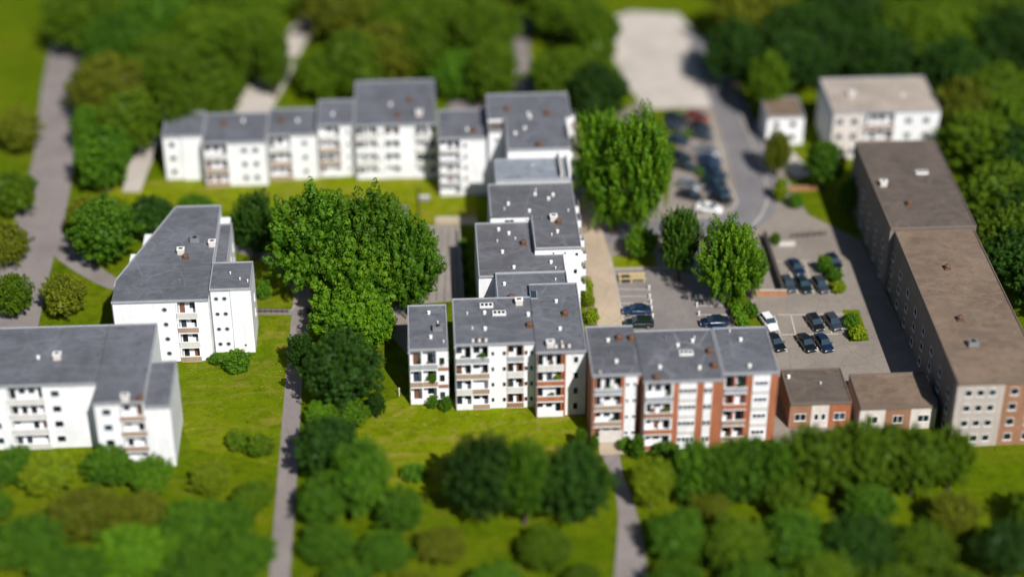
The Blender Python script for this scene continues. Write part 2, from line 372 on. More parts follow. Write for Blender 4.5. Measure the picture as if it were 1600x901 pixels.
# ------------------------------------------------------------------ building kit
_wc = {}
def window_mesh(w, h, glass=None, mull=1):
    g = glass or GLASS; key = (w, h, g.name, mull)
    if key in _wc: return _wc[key]
    m = MB(); t = .05
    m.box(-w / 2, -w / 2 + t, -.06, .02, 0, h, FRAME); m.box(w / 2 - t, w / 2, -.06, .02, 0, h, FRAME)
    m.box(-w / 2 + t, w / 2 - t, -.06, .02, 0, t, FRAME); m.box(-w / 2 + t, w / 2 - t, -.06, .02, h - t, h, FRAME)
    for i in range(1, mull):
        x = -w / 2 + w * i / mull; m.box(x - .03, x + .03, -.05, .01, t, h - t, FRAME)
    m.box(-w / 2 - .06, w / 2 + .06, -.12, .0, -.06, -.003, FRAME)          # sill
    m.box(-w / 2 + t, w / 2 - t, -.025, .012, t, h - t, g)
    _wc[key] = m.mesh('window'); return _wc[key]
def round_mesh(r):
    key = ('round', r)
    if key in _wc: return _wc[key]
    m = MB(); n = 14; kf, kg = m.mi(DARKFRAME), m.mi(GLASS2)
    for rr, y in ((r, .02), (r, -.07), (r * .74, -.07), (r * .74, -.02)):
        for a in range(n): m.v.append((rr * math.cos(a * 2 * math.pi / n), y, rr * math.sin(a * 2 * math.pi / n)))
    for j in range(3):
        for a in range(n):
            b = (a + 1) % n; m.f.append((j * n + a, j * n + n + a, j * n + n + b, j * n + b)); m.m.append(kf)
    m.f.append(tuple(3 * n + a for a in reversed(range(n)))); m.m.append(kg)
    _wc[key] = m.mesh('round_window'); return _wc[key]
def door_mesh(w=.95, h=2.05, mat=None):
    mat = mat or GLASS2; key = ('door', w, h, mat.name)
    if key in _wc: return _wc[key]
    m = MB(); t = .07
    m.box(-w / 2, -w / 2 + t, -.05, .02, 0, h, FRAME); m.box(w / 2 - t, w / 2, -.05, .02, 0, h, FRAME); m.box(-w / 2 + t, w / 2 - t, -.05, .02, h - t, h, FRAME)
    m.box(-w / 2 + t, w / 2 - t, -.025, .012, .02, h - t, mat); m.box(w / 2 - t - .12, w / 2 - t - .07, -.07, -.02, .95, 1.12, RIM)
    _wc[key] = m.mesh('balcony_door'); return _wc[key]

def roof_part(root, x0, x1, y0, y1, z, mat, fit=None, rim=RIM, rim_h=.16, front_h=None, rims='nsew'):
    r = MB().box(x0, x1, y0 - .12, y1, z - .28, z, mat).build('roof', root)
    e = MB(); w = .15; fh = front_h if front_h is not None else rim_h
    if 's' in rims: e.box(x0 + .003, x1 - .003, y0 - .14, y0 - .14 + w, z - .16, z + fh, rim)
    if 'n' in rims: e.box(x0 + .003, x1 - .003, y1 - w, y1 + .004, z - .1, z + rim_h, rim)
    if 'w' in rims: e.box(x0 - .004, x0 + w, y0 - .14 + w, y1 - w, z - .1, z + rim_h, rim)
    if 'e' in rims: e.box(x1 - w, x1 + .004, y0 - .14 + w, y1 - w, z - .1, z + rim_h, rim)
    e.build('coping', r)
    for kind, px, py in (fit or []):
        p = G(px, py, z); x = min(max(p.x, x0 + .5), x1 - .5); y = min(max(p.y, y0 + .5), y1 - .5)
        roof_fitting(r, kind, x, y, z)
    return r
def roof_fitting(r, kind, x, y, z):
    m = MB()
    if kind == 'v':        # white mushroom vent
        m.lathe(x, y, [(.22, z), (.22, z + .06), (.13, z + .08), (.13, z + .28), (.26, z + .3), (.26, z + .4), (.15, z + .5), (.03, z + .54)], VENTW); m.build('roof_vent', r)
    elif kind == 's':      # small pipe
        m.lathe(x, y, [(.08, z), (.08, z + .3), (.13, z + .31), (.13, z + .38), (.05, z + .42)], VENTGREY if R.random() < .45 else VENTW, 8); m.build('vent_pipe', r)
    elif kind == 'r':      # rusty extractor
        m.box(x - .45, x + .45, y - .45, y + .45, z, z + .25, RUST); m.lathe(x, y, [(.33, z + .25), (.33, z + .5), (.46, z + .52), (.42, z + .68), (.2, z + .8), (.04, z + .83)], RUST); m.build('extractor', r)
    elif kind == 'b':      # chimney box
        m.box(x - .5, x + .5, y - .4, y + .4, z, z + .8, PINKISH); m.box(x - .58, x + .58, y - .48, y + .48, z + .8, z + .92, VENTW); m.box(x - .3, x + .3, y - .2, y + .2, z + .92, z + .95, DARK); m.build('chimney', r)
    elif kind == 'k':      # skylight strip with openings
        m.box(x - .95, x + .95, y - .5, y + .5, z, z + .26, VENTW)
        for i in (-1, 0, 1): m.box(x + i * .58 - .2, x + i * .58 + .2, y - .3, y + .3, z + .26, z + .29, DARK)
        m.build('skylight', r)
    elif kind == 'd':      # dark hatch
        m.box(x - .5, x + .5, y - 1.0, y + 1.0, z, z + .14, RIM); m.box(x - .42, x + .42, y - .92, y + .92, z + .14, z + .17, GLASS2); m.build('roof_hatch', r)
    elif kind == 'g':      # grey plant box
        m.box(x - .7, x + .7, y - .5, y + .5, z + .1, z + .85, VENTGREY); m.box(x - .6, x - .5, y - .4, y + .4, z, z + .1, DARK); m.box(x + .5, x + .6, y - .4, y + .4, z, z + .1, DARK)
        m.lathe(x, y, [(.34, z + .85), (.34, z + .9), (.3, z + .93)], DARK); m.build('plant_unit', r)
    elif kind == 'u':      # row of pipes and pots
        for i in range(5): m.box(x - 1.1 + i * .45, x - .8 + i * .45, y - .15, y + .15, z, z + .35 + .1 * (i % 2), RUST if i % 2 else VENTW)
        m.build('flue_row', r)

DEP = 1.15
def block(name, label, x0, x1, y0, y1, z, ns, bays, wall=WHITE, roof=ROOF, fit=(), core=None, group=None, side=None, rim_h=.16, front_h=None, z0=0.0, rims='nsew'):
    """one terraced block: bays = (type, width, options); y0 is the street front"""
    x0 += .03; x1 -= .03
    root = thing(name, ((x0 + x1) / 2, (y0 + y1) / 2, 0), label, 'apartment block', group)
    core = core or wall
    W = MB(); W.box(x0, x1, y0 + DEP, y1 - .02, z0, z - .28, core)
    tot = sum(b[1] for b in bays); sh = (z - .45) / ns; x = x0; trims = {}
    late = []; bands = []
    for bi, (ty, wd, op) in enumerate(bays):
        xa, xb = x, x + (x1 - x0) * wd / tot; x = xb
        mat = op.get('mat', wall); tgt = W if mat is wall else MB(); trims.setdefault(id(tgt), tgt)
        pr = op.get('out', 0.0)
        if ty == 'w':
            tgt.box(xa, xb - .002, y0 - pr, y0 + DEP - .002, z0, z - .282, mat)
            for s in range(ns):
                wins = op.get('win', []); wins = wins[s % len(wins)] if wins and isinstance(wins[0], list) else wins
                for (u, ww, hh, zz) in wins:
                    cxw = xa + (xb - xa) * u
                    if ww < 0: late.append(('round_window', round_mesh(-ww), (cxw, y0 - pr - .01, s * sh + zz)))
                    else:
                        g = R.choice([GLASS, GLASS, GLASS, GLASS, GLASS2])
                        late.append(('window', window_mesh(ww, hh, g, 2 if ww > 1.35 else 1), (cxw, y0 - pr - .01, s * sh + zz)))
            for bnd in op.get('bands', []):
                for s in range(ns):
                    if s == 0 and not op.get('band0'): continue
                    bands.append(MB().box(xa + .02, xb - .02, y0 - pr - .05, y0 - pr + .05, s * sh - .28, s * sh + .28, bnd))
        else:
            pans = op.get('pan', [PANEL_GREY]); out = op.get('out', .25); fins = op.get('fins', [0, 1])
            pier = op.get('pier', wall)
            if wall.name not in ('white_render', 'grey_white_render', 'warm_white_render'):
                q = MB().box(xa + .005, xb - .005, y0 + DEP - .03, y0 + DEP - .001, z0, z - .284, WHITE); trims[id(q)] = q
            for u in fins:
                fx = xa + (xb - xa) * u; fa = min(max(fx - .11, xa), xb - .22)
                tp = W if pier is wall else MB(); trims.setdefault(id(tp), tp)
                tp.box(fa + .001, fa + .219, y0 - out + .04, y0 + DEP - .002, z0, z - .282, pier)
            for s in range(ns):
                zf = s * sh; pm = pans[s % len(pans)]
                b = MB(); b.box(xa + .004, xb - .004, y0 - out, y0 + DEP - .004, max(zf - .12, 0.03), zf + .1, op.get('slab', WHITE))
                bo = b.build('balcony', root)
                if pm is not None:
                    q = MB(); ph = op.get('ph', .85)
                    q.box(xa + .02, xb - .02, y0 - out - .05, y0 - out + .03, zf + .13, zf + .1 + ph, pm)
                    q.box(xa - .0, xb, y0 - out - .08, y0 - out + .06, zf + .1 + ph + .002, zf + .1 + ph + .07, FRAME)
                    q.build('balcony_panel', bo)
                n = max(1, int((xb - xa) / 1.15)); kinds = op.get('kinds')
                for i in range(n):
                    cxw = xa + (xb - xa) * (i + .5) / n; r = R.random()
                    if r < .48: late.append(('balcony_door', door_mesh(.9, min(2.0, sh - .5), R.choice([GLASS, GLASS2, GLASS, DOORBR])), (cxw, y0 + DEP - .035, zf + .1)))
                    elif r < .93: late.append(('window', window_mesh(.95, min(1.25, sh - .8), R.choice([GLASS, GLASS, GLASS2]), 1), (cxw, y0 + DEP - .035, zf + min(.85, sh * .35))))
    wo = W.build('wall', root)
    for t in trims.values():
        if t is not W and t.v: t.build('brick_pier' if 'brick' in t.mats[0].name else 'white_panel', root)
    for t in bands: t.build('spandrel', root)
    for nm, me, loc in late: place(nm, me, loc, root)
    for (wx, yy, zz, ww, hh) in (side or []):       # windows on a side wall: wx = +1 east, -1 west
        place('window', window_mesh(ww, hh, GLASS), (x1 + .01 if wx > 0 else x0 - .01, yy, zz), root, rad(90 if wx > 0 else -90))
    for bx_ in ([x0 + .12] if wall in (WHITE, BRICK) and ns > 2 else []):
        MB().lathe(bx_, y0 - .14 if bays[0][0] == 'w' and len(bays) > 1 else y0 + DEP - .1 if len(bays) == 1 else y0 - .42, [(.06, .05), (.06, z - .3)], VENTGREY, 6).build('downpipe', root)
    roof_part(root, x0, x1, y0 - .0, y1 - .02, z, roof, fit, rim_h=rim_h, front_h=front_h, rims=rims)
    return root

small = lambda us, w=.55, h=.8, z=1.1: [(u, w, h, z) for u in us]
# near row, three white blocks then three brick ones
A_ = block('apartment_block', 'narrow three storey white block at the left end of the near row', -2.5, 3.1, -25.5, -14.4, 9.3, 3,
      [('b', 2.0, dict(pan=[WHITE, PANEL_TAN, PANEL_GREY], fins=[0, 1], out=.2)), ('b', 2.1, dict(pan=[None, PANEL_TAN, PANEL_GREY], fins=[1], out=.15)), ('w', 1.5, dict(win=small([.4], .8, 1.25, .8), bands=[BRICK2]))],
      fit=[('v', 670, 490), ('s', 684, 505), ('g', 684, 516), ('v', 673, 528), ('s', 693, 535)], side=[(1, -24, z, .8, 1.0) for z in (1, 3.9, 6.8)])
B_ = block('apartment_block', 'wide four storey white block with brown balconies in the middle of the near row', 3.9, 15.08, -27.1, -15.6, 11.0, 4,
      [('b', 2.5, dict(pan=[WHITE, PANEL_PALE, PANEL_TAN, PANEL_GREY], fins=[0, .98])), ('b', 2.4, dict(pan=[PANEL_TAN, PANEL_TAN, PANEL_TAN, PANEL_GREY], fins=[.99])),
       ('w', 2.4, dict(win=[(.18, .5, .8, 1.1), (.85, .55, .8, 1.1)])), ('b', 2.4, dict(pan=[BRICK2, PANEL_PALE, PANEL_PALE, PANEL_GREY], fins=[0, .99], pier=BRICK2, out=.1)),
       ('w', 1.5, dict(win=[(.2, .5, .8, 1.1), (.72, .5, .8, 1.1)]))],
      fit=[('k', 760, 478), ('v', 757, 490), ('k', 780, 490), ('b', 811, 475), ('v', 825, 492), ('v', 832, 493), ('s', 730, 491), ('s', 738, 514), ('v', 758, 515), ('r', 833, 510), ('u', 750, 533)], rims='nsw')
C_ = block('apartment_block', 'four storey white block with brick trimmed balconies next to the brick row', 15.1, 22.1, -29.5, -12.3, 11.0, 4,
      [('b', 3.9, dict(pan=[WHITE, BRICK, BRICK, PANEL_PALE], fins=[0, .93], pier=BRICK, out=.1)), ('w', .25, dict(mat=BRICK)), ('w', 2.9, dict(win=[(.5, .7, 1.15, 1.0)], out=-.25))],
      fit=[('v', 869, 472), ('r', 883, 492), ('v', 875, 515), ('b', 860, 541), ('s', 878, 536), ('u', 880, 542), ('s', 915, 526), ('d', 829, 461)], rims='nse')
D_ = block('apartment_block', 'four storey brick block with a garage door, beside the white row', 22.2, 28.95, -35.8, -24.2, 11.35, 4,
      [('w', .35, dict(mat=BRICK)), ('b', 3.7, dict(pan=[PANEL_TAN, PANEL_TAN, PANEL_TAN, PANEL_GREY], fins=[0, .98], pier=BRICK, out=.15)), ('w', .3, dict(mat=BRICK)), ('w', 1.6, dict(mat=WHITE, out=.04, win=[(.22, .5, .62, 1.3), (.8, .5, .62, 1.3)])), ('w', .5, dict(mat=BRICK))],
      wall=BRICK, roof=ROOF_B, fit=[('v', 950, 533), ('r', 967, 530), ('r', 1001, 530), ('s', 1023, 531), ('v', 963, 566), ('s', 938, 583), ('s', 985, 582), ('s', 955, 551)], rims='nsw')
E_ = block('apartment_block', 'widest brick block with white window strips, its scuffed roof holding a skylight', 28.97, 39.85, -37.7, -25.6, 11.35, 4,
      [('w', .3, dict(mat=BRICK)), ('b', 4.0, dict(pan=[BRICK, BRICK, BRICK2, PANEL_GREY], fins=[0, .98], pier=WHITE, out=.35)), ('w', .9, dict(mat=BRICK)),
       ('w', 2.5, dict(mat=WHITE, out=.05, win=[(.13, .52, .8, 1.2), (.38, .52, .8, 1.2), (.62, .52, .8, 1.2), (.86, .52, .8, 1.2)], bands=[PANEL_PALE])), ('w', 1.1, dict(mat=BRICK)),
       ('w', 1.15, dict(mat=WHITE, out=.05, win=[(.25, .48, .95, 1.1), (.75, .48, .95, 1.1)])), ('w', 1.6, dict(mat=BRICK))],
      wall=BRICK, roof=ROOF_B, fit=[('v', 1059, 541), ('k', 1072, 552), ('v', 1082, 534), ('r', 1109, 551), ('v', 1031, 575), ('r', 1026, 592), ('v', 1093, 576), ('r', 1116, 573), ('s', 1075, 578), ('s', 1085, 529), ('s', 1040, 529)], core=BRICK, rims='nse')
F_ = block('apartment_block', 'brick block with paired balconies at the right end of the near row', 39.9, 47.5, -36.5, -25.6, 11.45, 4,
      [('w', .25, dict(mat=BRICK)), ('b', 1.5, dict(pan=[PANEL_TAN, PANEL_TAN, BRICK, PANEL_GREY], fins=[.97], pier=BRICK, out=.15)), ('b', 1.7, dict(pan=[PANEL_TAN, PANEL_TAN, BRICK, PANEL_GREY], fins=[.98], pier=BRICK, out=.15)), ('w', .7, dict(mat=BRICK)),
       ('w', 2.4, dict(mat=WHITE, out=.05, win=[(.25, .6, .7, 1.2), (.5, .6, .7, 1.2), (.75, .6, .7, 1.2)], bands=[PANEL_PALE])), ('w', 1.1, dict(mat=BRICK))],
      wall=BRICK, roof=ROOF, fit=[('v', 1157, 532), ('v', 1171, 573), ('s', 1140, 519)], core=BRICK2)
# garage door and ramp at the foot of the brick block
gd = MB(); gd.box(23.4, 26.6, -36.06, -36.0, .14, 2.2, OFFWHITE)
for k in range(4): gd.box(23.4, 26.6, -36.085, -36.062, .3 + k * .5, .66 + k * .5, PINKISH)
gd.build('garage_door', D_)
# long chain of blocks running back from the near row
def chain_bal(root, xe, ys, zs, w=.9):
    for y in ys:
        for zz in zs:
            b = MB().box(xe + .004, xe + w, y - 1.1, y + 1.1, zz - .12, zz + .1, WHITE).build('balcony', root)
            q = MB(); q.box(xe + w - .08, xe + w, y - 1.1, y + 1.1, zz + .1, zz + 1.0, PANEL_GREY); q.box(xe + .01, xe + w - .081, y - 1.1, y - 1.02, zz + .1, zz + 1.0, WHITE); q.build('balcony_panel', b)
            place('balcony_door', door_mesh(1.4, 2.0), (xe + .02, y, zz + .1), root, rad(90))
blank = [('w', 1, dict())]
M1 = block('apartment_block', 'low roofed white block behind the near row, dark hatch on its roof', 10.4, 20.9, -15.5, -8.1, 10.3, 4, blank, fit=[('v', 788, 445), ('r', 799, 467), ('s', 822, 468), ('s', 870, 449), ('s', 868, 438)], roof=ROOF, rim_h=.3)
M1b = block('apartment_block', 'shadowed light well block with a white ledge left of the chain', 7.9, 10.3, -15.5, -10.4, 7.4, 3, blank, wall=OFFWHITE)
M2 = block('apartment_block', 'long block with a patched brownish roof set lower than its neighbours', 8.0, 20.9, -10.2 + 2.15, 6.9, 9.9, 4, blank, roof=ROOF_C,
           fit=[('v', 779, 360), ('v', 795, 366), ('s', 777, 378), ('r', 818, 382), ('v', 785, 395), ('v', 803, 419), ('v', 861, 411), ('s', 805, 374), ('s', 868, 420)])
M3 = block('apartment_block', 'tall block in the middle of the chain with diagonal scuffs on its roof', 10.4, 23.6, 6.98, 16.6, 11.1, 4, [('w', 1, dict(win=[[], [], [], [(.22, 1.5, .5, 2.0), (.42, .3, .4, 2.1)]]))], fit=[('v', 794, 320), ('s', 793, 313), ('v', 827, 331), ('v', 836, 305), ('v', 857, 312), ('v', 864, 306), ('s', 859, 293), ('s', 888, 330), ('s', 837, 298), ('s', 788, 328), ('s', 870, 300)], roof=ROOF_C, rims='nwe')
M3b = block('apartment_block', 'front wing of the tall chain block, rusty stacks on its roof', 16.6, 23.6, -2.6, 6.95, 11.1, 4, [('w', 1, dict(win=[[], [(.88, .6, .9, 1.1)], [(.88, .6, .9, 1.1)], [(.4, .3, .5, 1.9), (.65, .3, .5, 1.9), (.9, .5, .6, 1.6)]]))], fit=[('b', 865, 344), ('r', 873, 349), ('v', 871, 363), ('s', 862, 368), ('s', 880, 384), ('s', 846, 342)], roof=ROOF_C, rims='swe')
chain_bal(M3b, 23.57, (-.6, 3.2), (2.9, 5.6, 8.3)); chain_bal(M3, 23.57, (9.0, 13.2), (2.9, 5.6, 8.3))
M4 = block('apartment_block', 'block with a pale blue ribbed metal roof and a walled terrace', 11.7, 23.6, 16.7, 23.4, 11.75, 4, [('w', 1, dict(win=[[], [], [], [(.15, .5, .35, 2.2), (.55, .3, .35, 2.2), (.92, .3, .35, 2.2)]]))], roof=ROOF_METAL, fit=[('s', 811, 254), ('s', 832, 260), ('s', 811, 278)], front_h=.25)
rb = MB()
for k in range(15): rb.box(12.2 + k * .62, 12.26 + k * .62, 17.0, 23.1, 11.752, 11.80, ROOF_METAL)
roof4 = [c for c in M4.children if c.name.startswith('roof')][0]; rb.build('roof_rib', roof4)
tw = MB(); tw.box(21.9, 22.15, 16.9, 23.2, 11.76, 13.0, PINKISH); tw.box(23.2, 23.45, 16.9, 23.2, 11.76, 12.7, WHITE); tw.build('terrace_wall', M4)
M5 = block('apartment_block', 'tallest chain block with a white upper wall overlooking the ribbed roof', 13.9, 24.0, 23.45, 34.4, 13.5, 5, blank, fit=[('v', 805, 210), ('v', 820, 202), ('v', 828, 184), ('r', 842, 228), ('s', 826, 229), ('s', 852, 215)], rims='swe')
M6 = block('apartment_block', 'wide back block closing the far end of the chain', 11.2, 24.9, 34.45, 42.5, 13.5, 5, blank, fit=[('v', 826, 183), ('r', 855, 180), ('r', 792, 172)], rims='nwe')
M7 = block('apartment_block', 'small white stair tower standing between the back block and the terrace', 11.2, 13.8, 31.5, 34.4, 12.6, 4, [('w', 1, dict(win=[[], [], [], [(.5, .8, .5, 1.6)]]))], roof=ROOF_BROWN)
chain_bal(M5, 23.97, (26, 30.5), (2.9, 5.5, 8.2, 10.8)); chain_bal(M6, 24.87, (38.5,), (2.9, 5.5, 8.2, 10.8))
GA = block('garage', 'small pale garage with a flat roof beside the tall trees', 25.6, 28.6, 33.0, 38.0, 3.0, 1, blank, wall=OFFWHITE, roof=ROOF_TAN); GA['category'] = 'garage'
# far terrace
N1 = block('apartment_block', 'five storey white block joined to the chain, at the right end of the far terrace', 3.0, 13.0, 32.6, 42.4, 10.8, 5,
      [('b', 3.6, dict(pan=[PANEL_PALE, PANEL_GREY, PANEL_PALE, PANEL_GREY, PANEL_PALE], fins=[0, .99], ph=.65)), ('w', 6.0, dict(win=[(.10, .55, .9, .7)]))], fit=[('v', 730, 204), ('r', 740, 206), ('s', 768, 210), ('r', 765, 178)])
N2 = block('apartment_block', 'broad white block with window rows and a deep roof in the far terrace', -10.9, 2.8, 38.9, 55, 10.2, 4,
      [('b', 4.0, dict(pan=[WHITE, PANEL_PALE, WHITE, PANEL_PALE], fins=[0, .5, .99], out=.05, ph=1.0)), ('w', .9, dict(win=[(.5, .4, .7, 1.1)])), ('b', 2.9, dict(pan=[WHITE], fins=[0, .99], out=.05, ph=1.0)), ('w', 2.4, dict()), ('b', 3.7, dict(pan=[WHITE, PANEL_PALE, PANEL_PALE, PANEL_PALE], fins=[0, .6, .99]))],
      fit=[('r', 622, 182), ('r', 640, 158), ('b', 655, 180), ('v', 610, 165)], side=[(1, 41, 4, .8, 1.2)])
N3 = block('apartment_block', 'slim white block with brown balconies in the far terrace', -17.1, -11.0, 40.2, 49, 9.8, 4,
      [('b', 3.6, dict(pan=[WHITE, PANEL_TAN, PANEL_TAN, PANEL_PALE], fins=[0, .99])), ('w', 2.0, dict(win=[(.5, .5, .8, 1.0)]))], fit=[('v', 520, 180)])
N4 = block('apartment_block', 'white block with one column of round windows in the far terrace', -25.5, -17.2, 39.5, 48.8, 8.5, 3,
      [('b', 3.9, dict(pan=[PANEL_TAN, PANEL_TAN, PANEL_PALE], fins=[0, .99])), ('w', 3.9, dict(win=[(.5, -.5, 0, 1.5)]))], fit=[('r', 440, 190), ('v', 465, 190)])
N5 = block('apartment_block', 'white block with two columns of round windows in the far terrace', -36.1, -25.6, 37.8, 48, 8.3, 3,
      [('b', 4.2, dict(pan=[PANEL_TAN, PANEL_TAN, PANEL_PALE], fins=[0, .99])), ('w', 6.2, dict(win=[(.42, -.55, 0, 1.5), (.72, -.55, 0, 1.5)]))], fit=[('v', 380, 190), ('r', 350, 195)])
N6 = block('apartment_block', 'plain white end block at the left tip of the far terrace', -43.0, -36.2, 40.5, 49, 8.2, 3,
      [('w', 2.6, dict(win=[(.5, 1.0, 1.0, 1.0)])), ('w', 3.0, dict(mat=WHITE, out=.4))])
# left building
L1 = block('apartment_block', 'big dark roofed white building on the left with a slanting outer side', -44.8, -31.0, -13.2, -9.0, 10.6, 4,
      [('w', 5.6, dict()), ('w', 3.2, dict(win=[(.5, -.42, 0, 1.5)])), ('b', 2.9, dict(pan=[PANEL_TAN, PANEL_PALE, PANEL_TAN, PANEL_PALE], fins=[0, .98])), ('w', 1.6, dict())],
      fit=[], side=[(1, y, z, 1.0, 1.1) for y in (2, 8) for z in (1, 3.7, 6.3)], rims='s')
l1w, l1r = [c for c in L1.children if c.name.startswith('wall')][0], [c for c in L1.children if c.name.startswith('roof')][0]
foot = [(-31.03, -9.03), (-31.03, 13.2), (-37.9, 13.2), (-44.77, -7.5), (-44.77, -9.03)]
def prism(name, parent, pts, z0, z1, mat):
    m = MB(); n = len(pts); k = m.mi(mat)
    m.v += [(x, y, z0) for x, y in pts] + [(x, y, z1) for x, y in pts]
    for a in range(n): b = (a + 1) % n; m.f.append((a, b, n + b, n + a)); m.m.append(k)
    m.f.append(tuple(n + a for a in range(n))); m.m.append(k); m.f.append(tuple(reversed(range(n)))); m.m.append(k)
    return m.build(name, parent)
for bxs in ((-44.2, -42.0, 1.2, 4.6, 7.6), (-42.6, -40.2, 6.2, 9.8, 7.9), (-35.5, -33.0, 13.25, 14.6, 9.4)): MB().box(bxs[0], bxs[1], bxs[2], bxs[3], 0, bxs[4], WHITE).build('stair_block', L1)
MB().box(-30.99, -29.6, 9.1, 12.4, 0, 9.0, WHITE).build('stair_block', L1)
prism('wall', L1, foot, 0, 10.32, WHITE)
r2 = prism('roof', L1, [(x - (.12 if x < -40 else 0), y) for x, y in foot], 10.325, 10.6, ROOF)
rimm = MB()
for (xa, ya), (xb, yb) in zip(foot[:-1], foot[1:]):
    d = Vector((xb - xa, yb - ya, 0)).normalized(); nn = Vector((d.y, -d.x, 0)) * .1; i0 = len(rimm.v); kk = rimm.mi(RIM)
    for zz in (10.5, 10.76): rimm.v += [(xa - nn.x - d.x * .05, ya - nn.y - d.y * .05, zz), (xb - nn.x + d.x * .05, yb - nn.y + d.y * .05, zz), (xb + nn.x + d.x * .05, yb + nn.y + d.y * .05, zz), (xa + nn.x - d.x * .05, ya + nn.y - d.y * .05, zz)]
    for q in ((3, 2, 1, 0), (4, 5, 6, 7), (0, 1, 5, 4), (1, 2, 6, 5), (2, 3, 7, 6), (3, 0, 4, 7)): rimm.f.append(tuple(i0 + t for t in q)); rimm.m.append(kk)
rimm.build('coping', r2)
for kd, px, py in (('g', 305, 378), ('b', 283, 396), ('r', 290, 404), ('b', 332, 384), ('s', 340, 350), ('s', 280, 440)):
    q = G(px, py, 10.6); roof_fitting(r2, kd, q.x, q.y, 10.6)
L1b = block('apartment_block', 'projecting white wing with paired round windows right of the dark roof', -31.0, -25.0, -11.2, -4.0, 11.0, 4,
      [('w', 3.0, dict(win=[(.3, -.38, 0, 1.5), (.7, -.38, 0, 1.5)])), ('w', 3.0, dict(out=.25, win=[[(.55, .4, .5, 1.1)], [], [], []]))], fit=[('s', 375, 437), ('s', 388, 440), ('s', 360, 428)], side=[(1, -7, z, .7, 1.0) for z in (3.7, 6.3)])
L1c = block('apartment_block', 'narrow white stair wing along the back right edge of the dark roof', -31.0, -29.0, -3.9, 9.0, 9.8, 4, blank, side=[(1, y, z, .8, 1.1) for y in (-1, 3, 7) for z in (1, 3.7, 6.3)])
L1d = block('apartment_block', 'low white annex under the front left of the dark roofed building', -49.0, -40.2, -17.5, -13.35, 6.2, 2, blank, wall=OFFWHITE, roof=ROOF_BROWN)
L2 = block('apartment_block', 'wide grey roofed white building cut off by the left edge', -74, -44.4, -33.0, -19.0, 10.6, 4,
      [('w', 6, dict(win=[(.3, 1.2, 1.1, 1.0), (.7, 1.2, 1.1, 1.0)])), ('b', 5, dict(pan=[PANEL_PALE])), ('w', 6, dict(win=[(.3, 1.2, 1.1, 1.0), (.7, 1.2, 1.1, 1.0)])), ('b', 5, dict(pan=[PANEL_PALE])), ('w', 7, dict(win=[(.2, 1.2, 1.1, 1.0)]))],
      fit=[('b', 90, 560), ('v', 60, 560)], rims='nsw')
L2b = block('apartment_block', 'right wing of the wide grey roofed building, with chimneys near its front', -44.4, -37.6, -37.6, -19.0, 10.6, 4,
      [('w', 3, dict(win=[(.5, 1.2, 1.1, 1.0)])), ('b', 3, dict(pan=[PANEL_TAN]))], fit=[('b', 195, 632), ('r', 220, 632)], rims='nse', side=[(1, y, z, 1.0, 1.1) for y in (-36, -31, -26) for z in (1, 3.7, 6.3)])
L2c = block('apartment_block', 'small lower corner block on the right of the wide grey roofed building', -37.6, -34.2, -37.9, -27.5, 10.0, 4, [('w', 1, {})], rims='nse')
# right hand buildings
grow = small([.25, .7], 1.1, 1.2, .9)
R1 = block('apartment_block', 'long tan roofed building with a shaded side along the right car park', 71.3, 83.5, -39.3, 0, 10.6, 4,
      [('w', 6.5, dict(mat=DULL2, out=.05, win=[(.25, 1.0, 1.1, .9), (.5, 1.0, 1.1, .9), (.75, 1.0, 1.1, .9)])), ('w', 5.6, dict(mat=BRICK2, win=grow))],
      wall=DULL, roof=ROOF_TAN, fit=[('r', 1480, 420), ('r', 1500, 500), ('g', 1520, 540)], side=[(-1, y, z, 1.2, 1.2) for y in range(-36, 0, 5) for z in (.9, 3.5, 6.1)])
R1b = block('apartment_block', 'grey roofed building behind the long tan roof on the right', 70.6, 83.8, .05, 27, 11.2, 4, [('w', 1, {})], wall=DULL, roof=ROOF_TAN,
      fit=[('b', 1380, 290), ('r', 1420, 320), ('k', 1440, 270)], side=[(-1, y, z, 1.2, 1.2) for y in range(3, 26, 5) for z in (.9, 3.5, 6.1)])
roofm = [c for c in R1b.children if c.name.startswith('roof')][0]; roofm.data.materials[0] = ROOF_BROWN
R2 = block('apartment_block', 'pale roofed building with a bright white front at the upper right', 70.0, 88.5, 41.5, 54, 9.0, 3,
      [('w', 5, dict(mat=PINKISH, win=grow)), ('b', 5, dict(pan=[PANEL_TAN])), ('w', 7, dict(win=[(.3, 1.1, 1.1, .9), (.7, 1.1, 1.1, .9)]))], wall=WHITE, roof=mat_roof('pale_gravel_roof', (.36, .30, .25), .1), fit=[('b', 1330, 150), ('v', 1410, 150)])
R3 = block('apartment_block', 'small white fronted house beside the road at the upper right', 60.0, 66.5, 47, 54, 5.5, 2, [('w', 1, dict(win=grow))], wall=WHITE, roof=ROOF_TAN)
R4 = block('apartment_block', 'low brown roofed annex with a brick front beside the brick row', 50.0, 58.6, -34.0, -25.9, 4.2, 1,
      [('w', 3, dict(mat=BRICK2, win=[(.5, 1.6, 1.2, 1.3)])), ('w', 2.4, dict(mat=PINKISH, win=[(.3, .6, 1.1, 1.3), (.7, .6, 1.1, 1.3)])), ('w', 3, dict(mat=BRICK, win=[(.5, 1.6, 1.2, 1.3)]))], wall=BRICK2, roof=ROOF_BROWN, fit=[('v', 1232, 590), ('s', 1282, 600)])
R5 = block('apartment_block', 'low tan roofed row with pinkish walls right of the brown annex', 59.6, 70.4, -35.0, -27.0, 3.8, 1,
      [('w', 3, dict(win=[(.5, 1.6, 1.2, 1.2)])), ('w', 3, dict(mat=BRICK2, win=[(.5, 1.4, 1.2, 1.2)])), ('w', 3, dict(win=[(.5, 1.6, 1.2, 1.2)]))], wall=PINKISH, roof=ROOF_TAN)
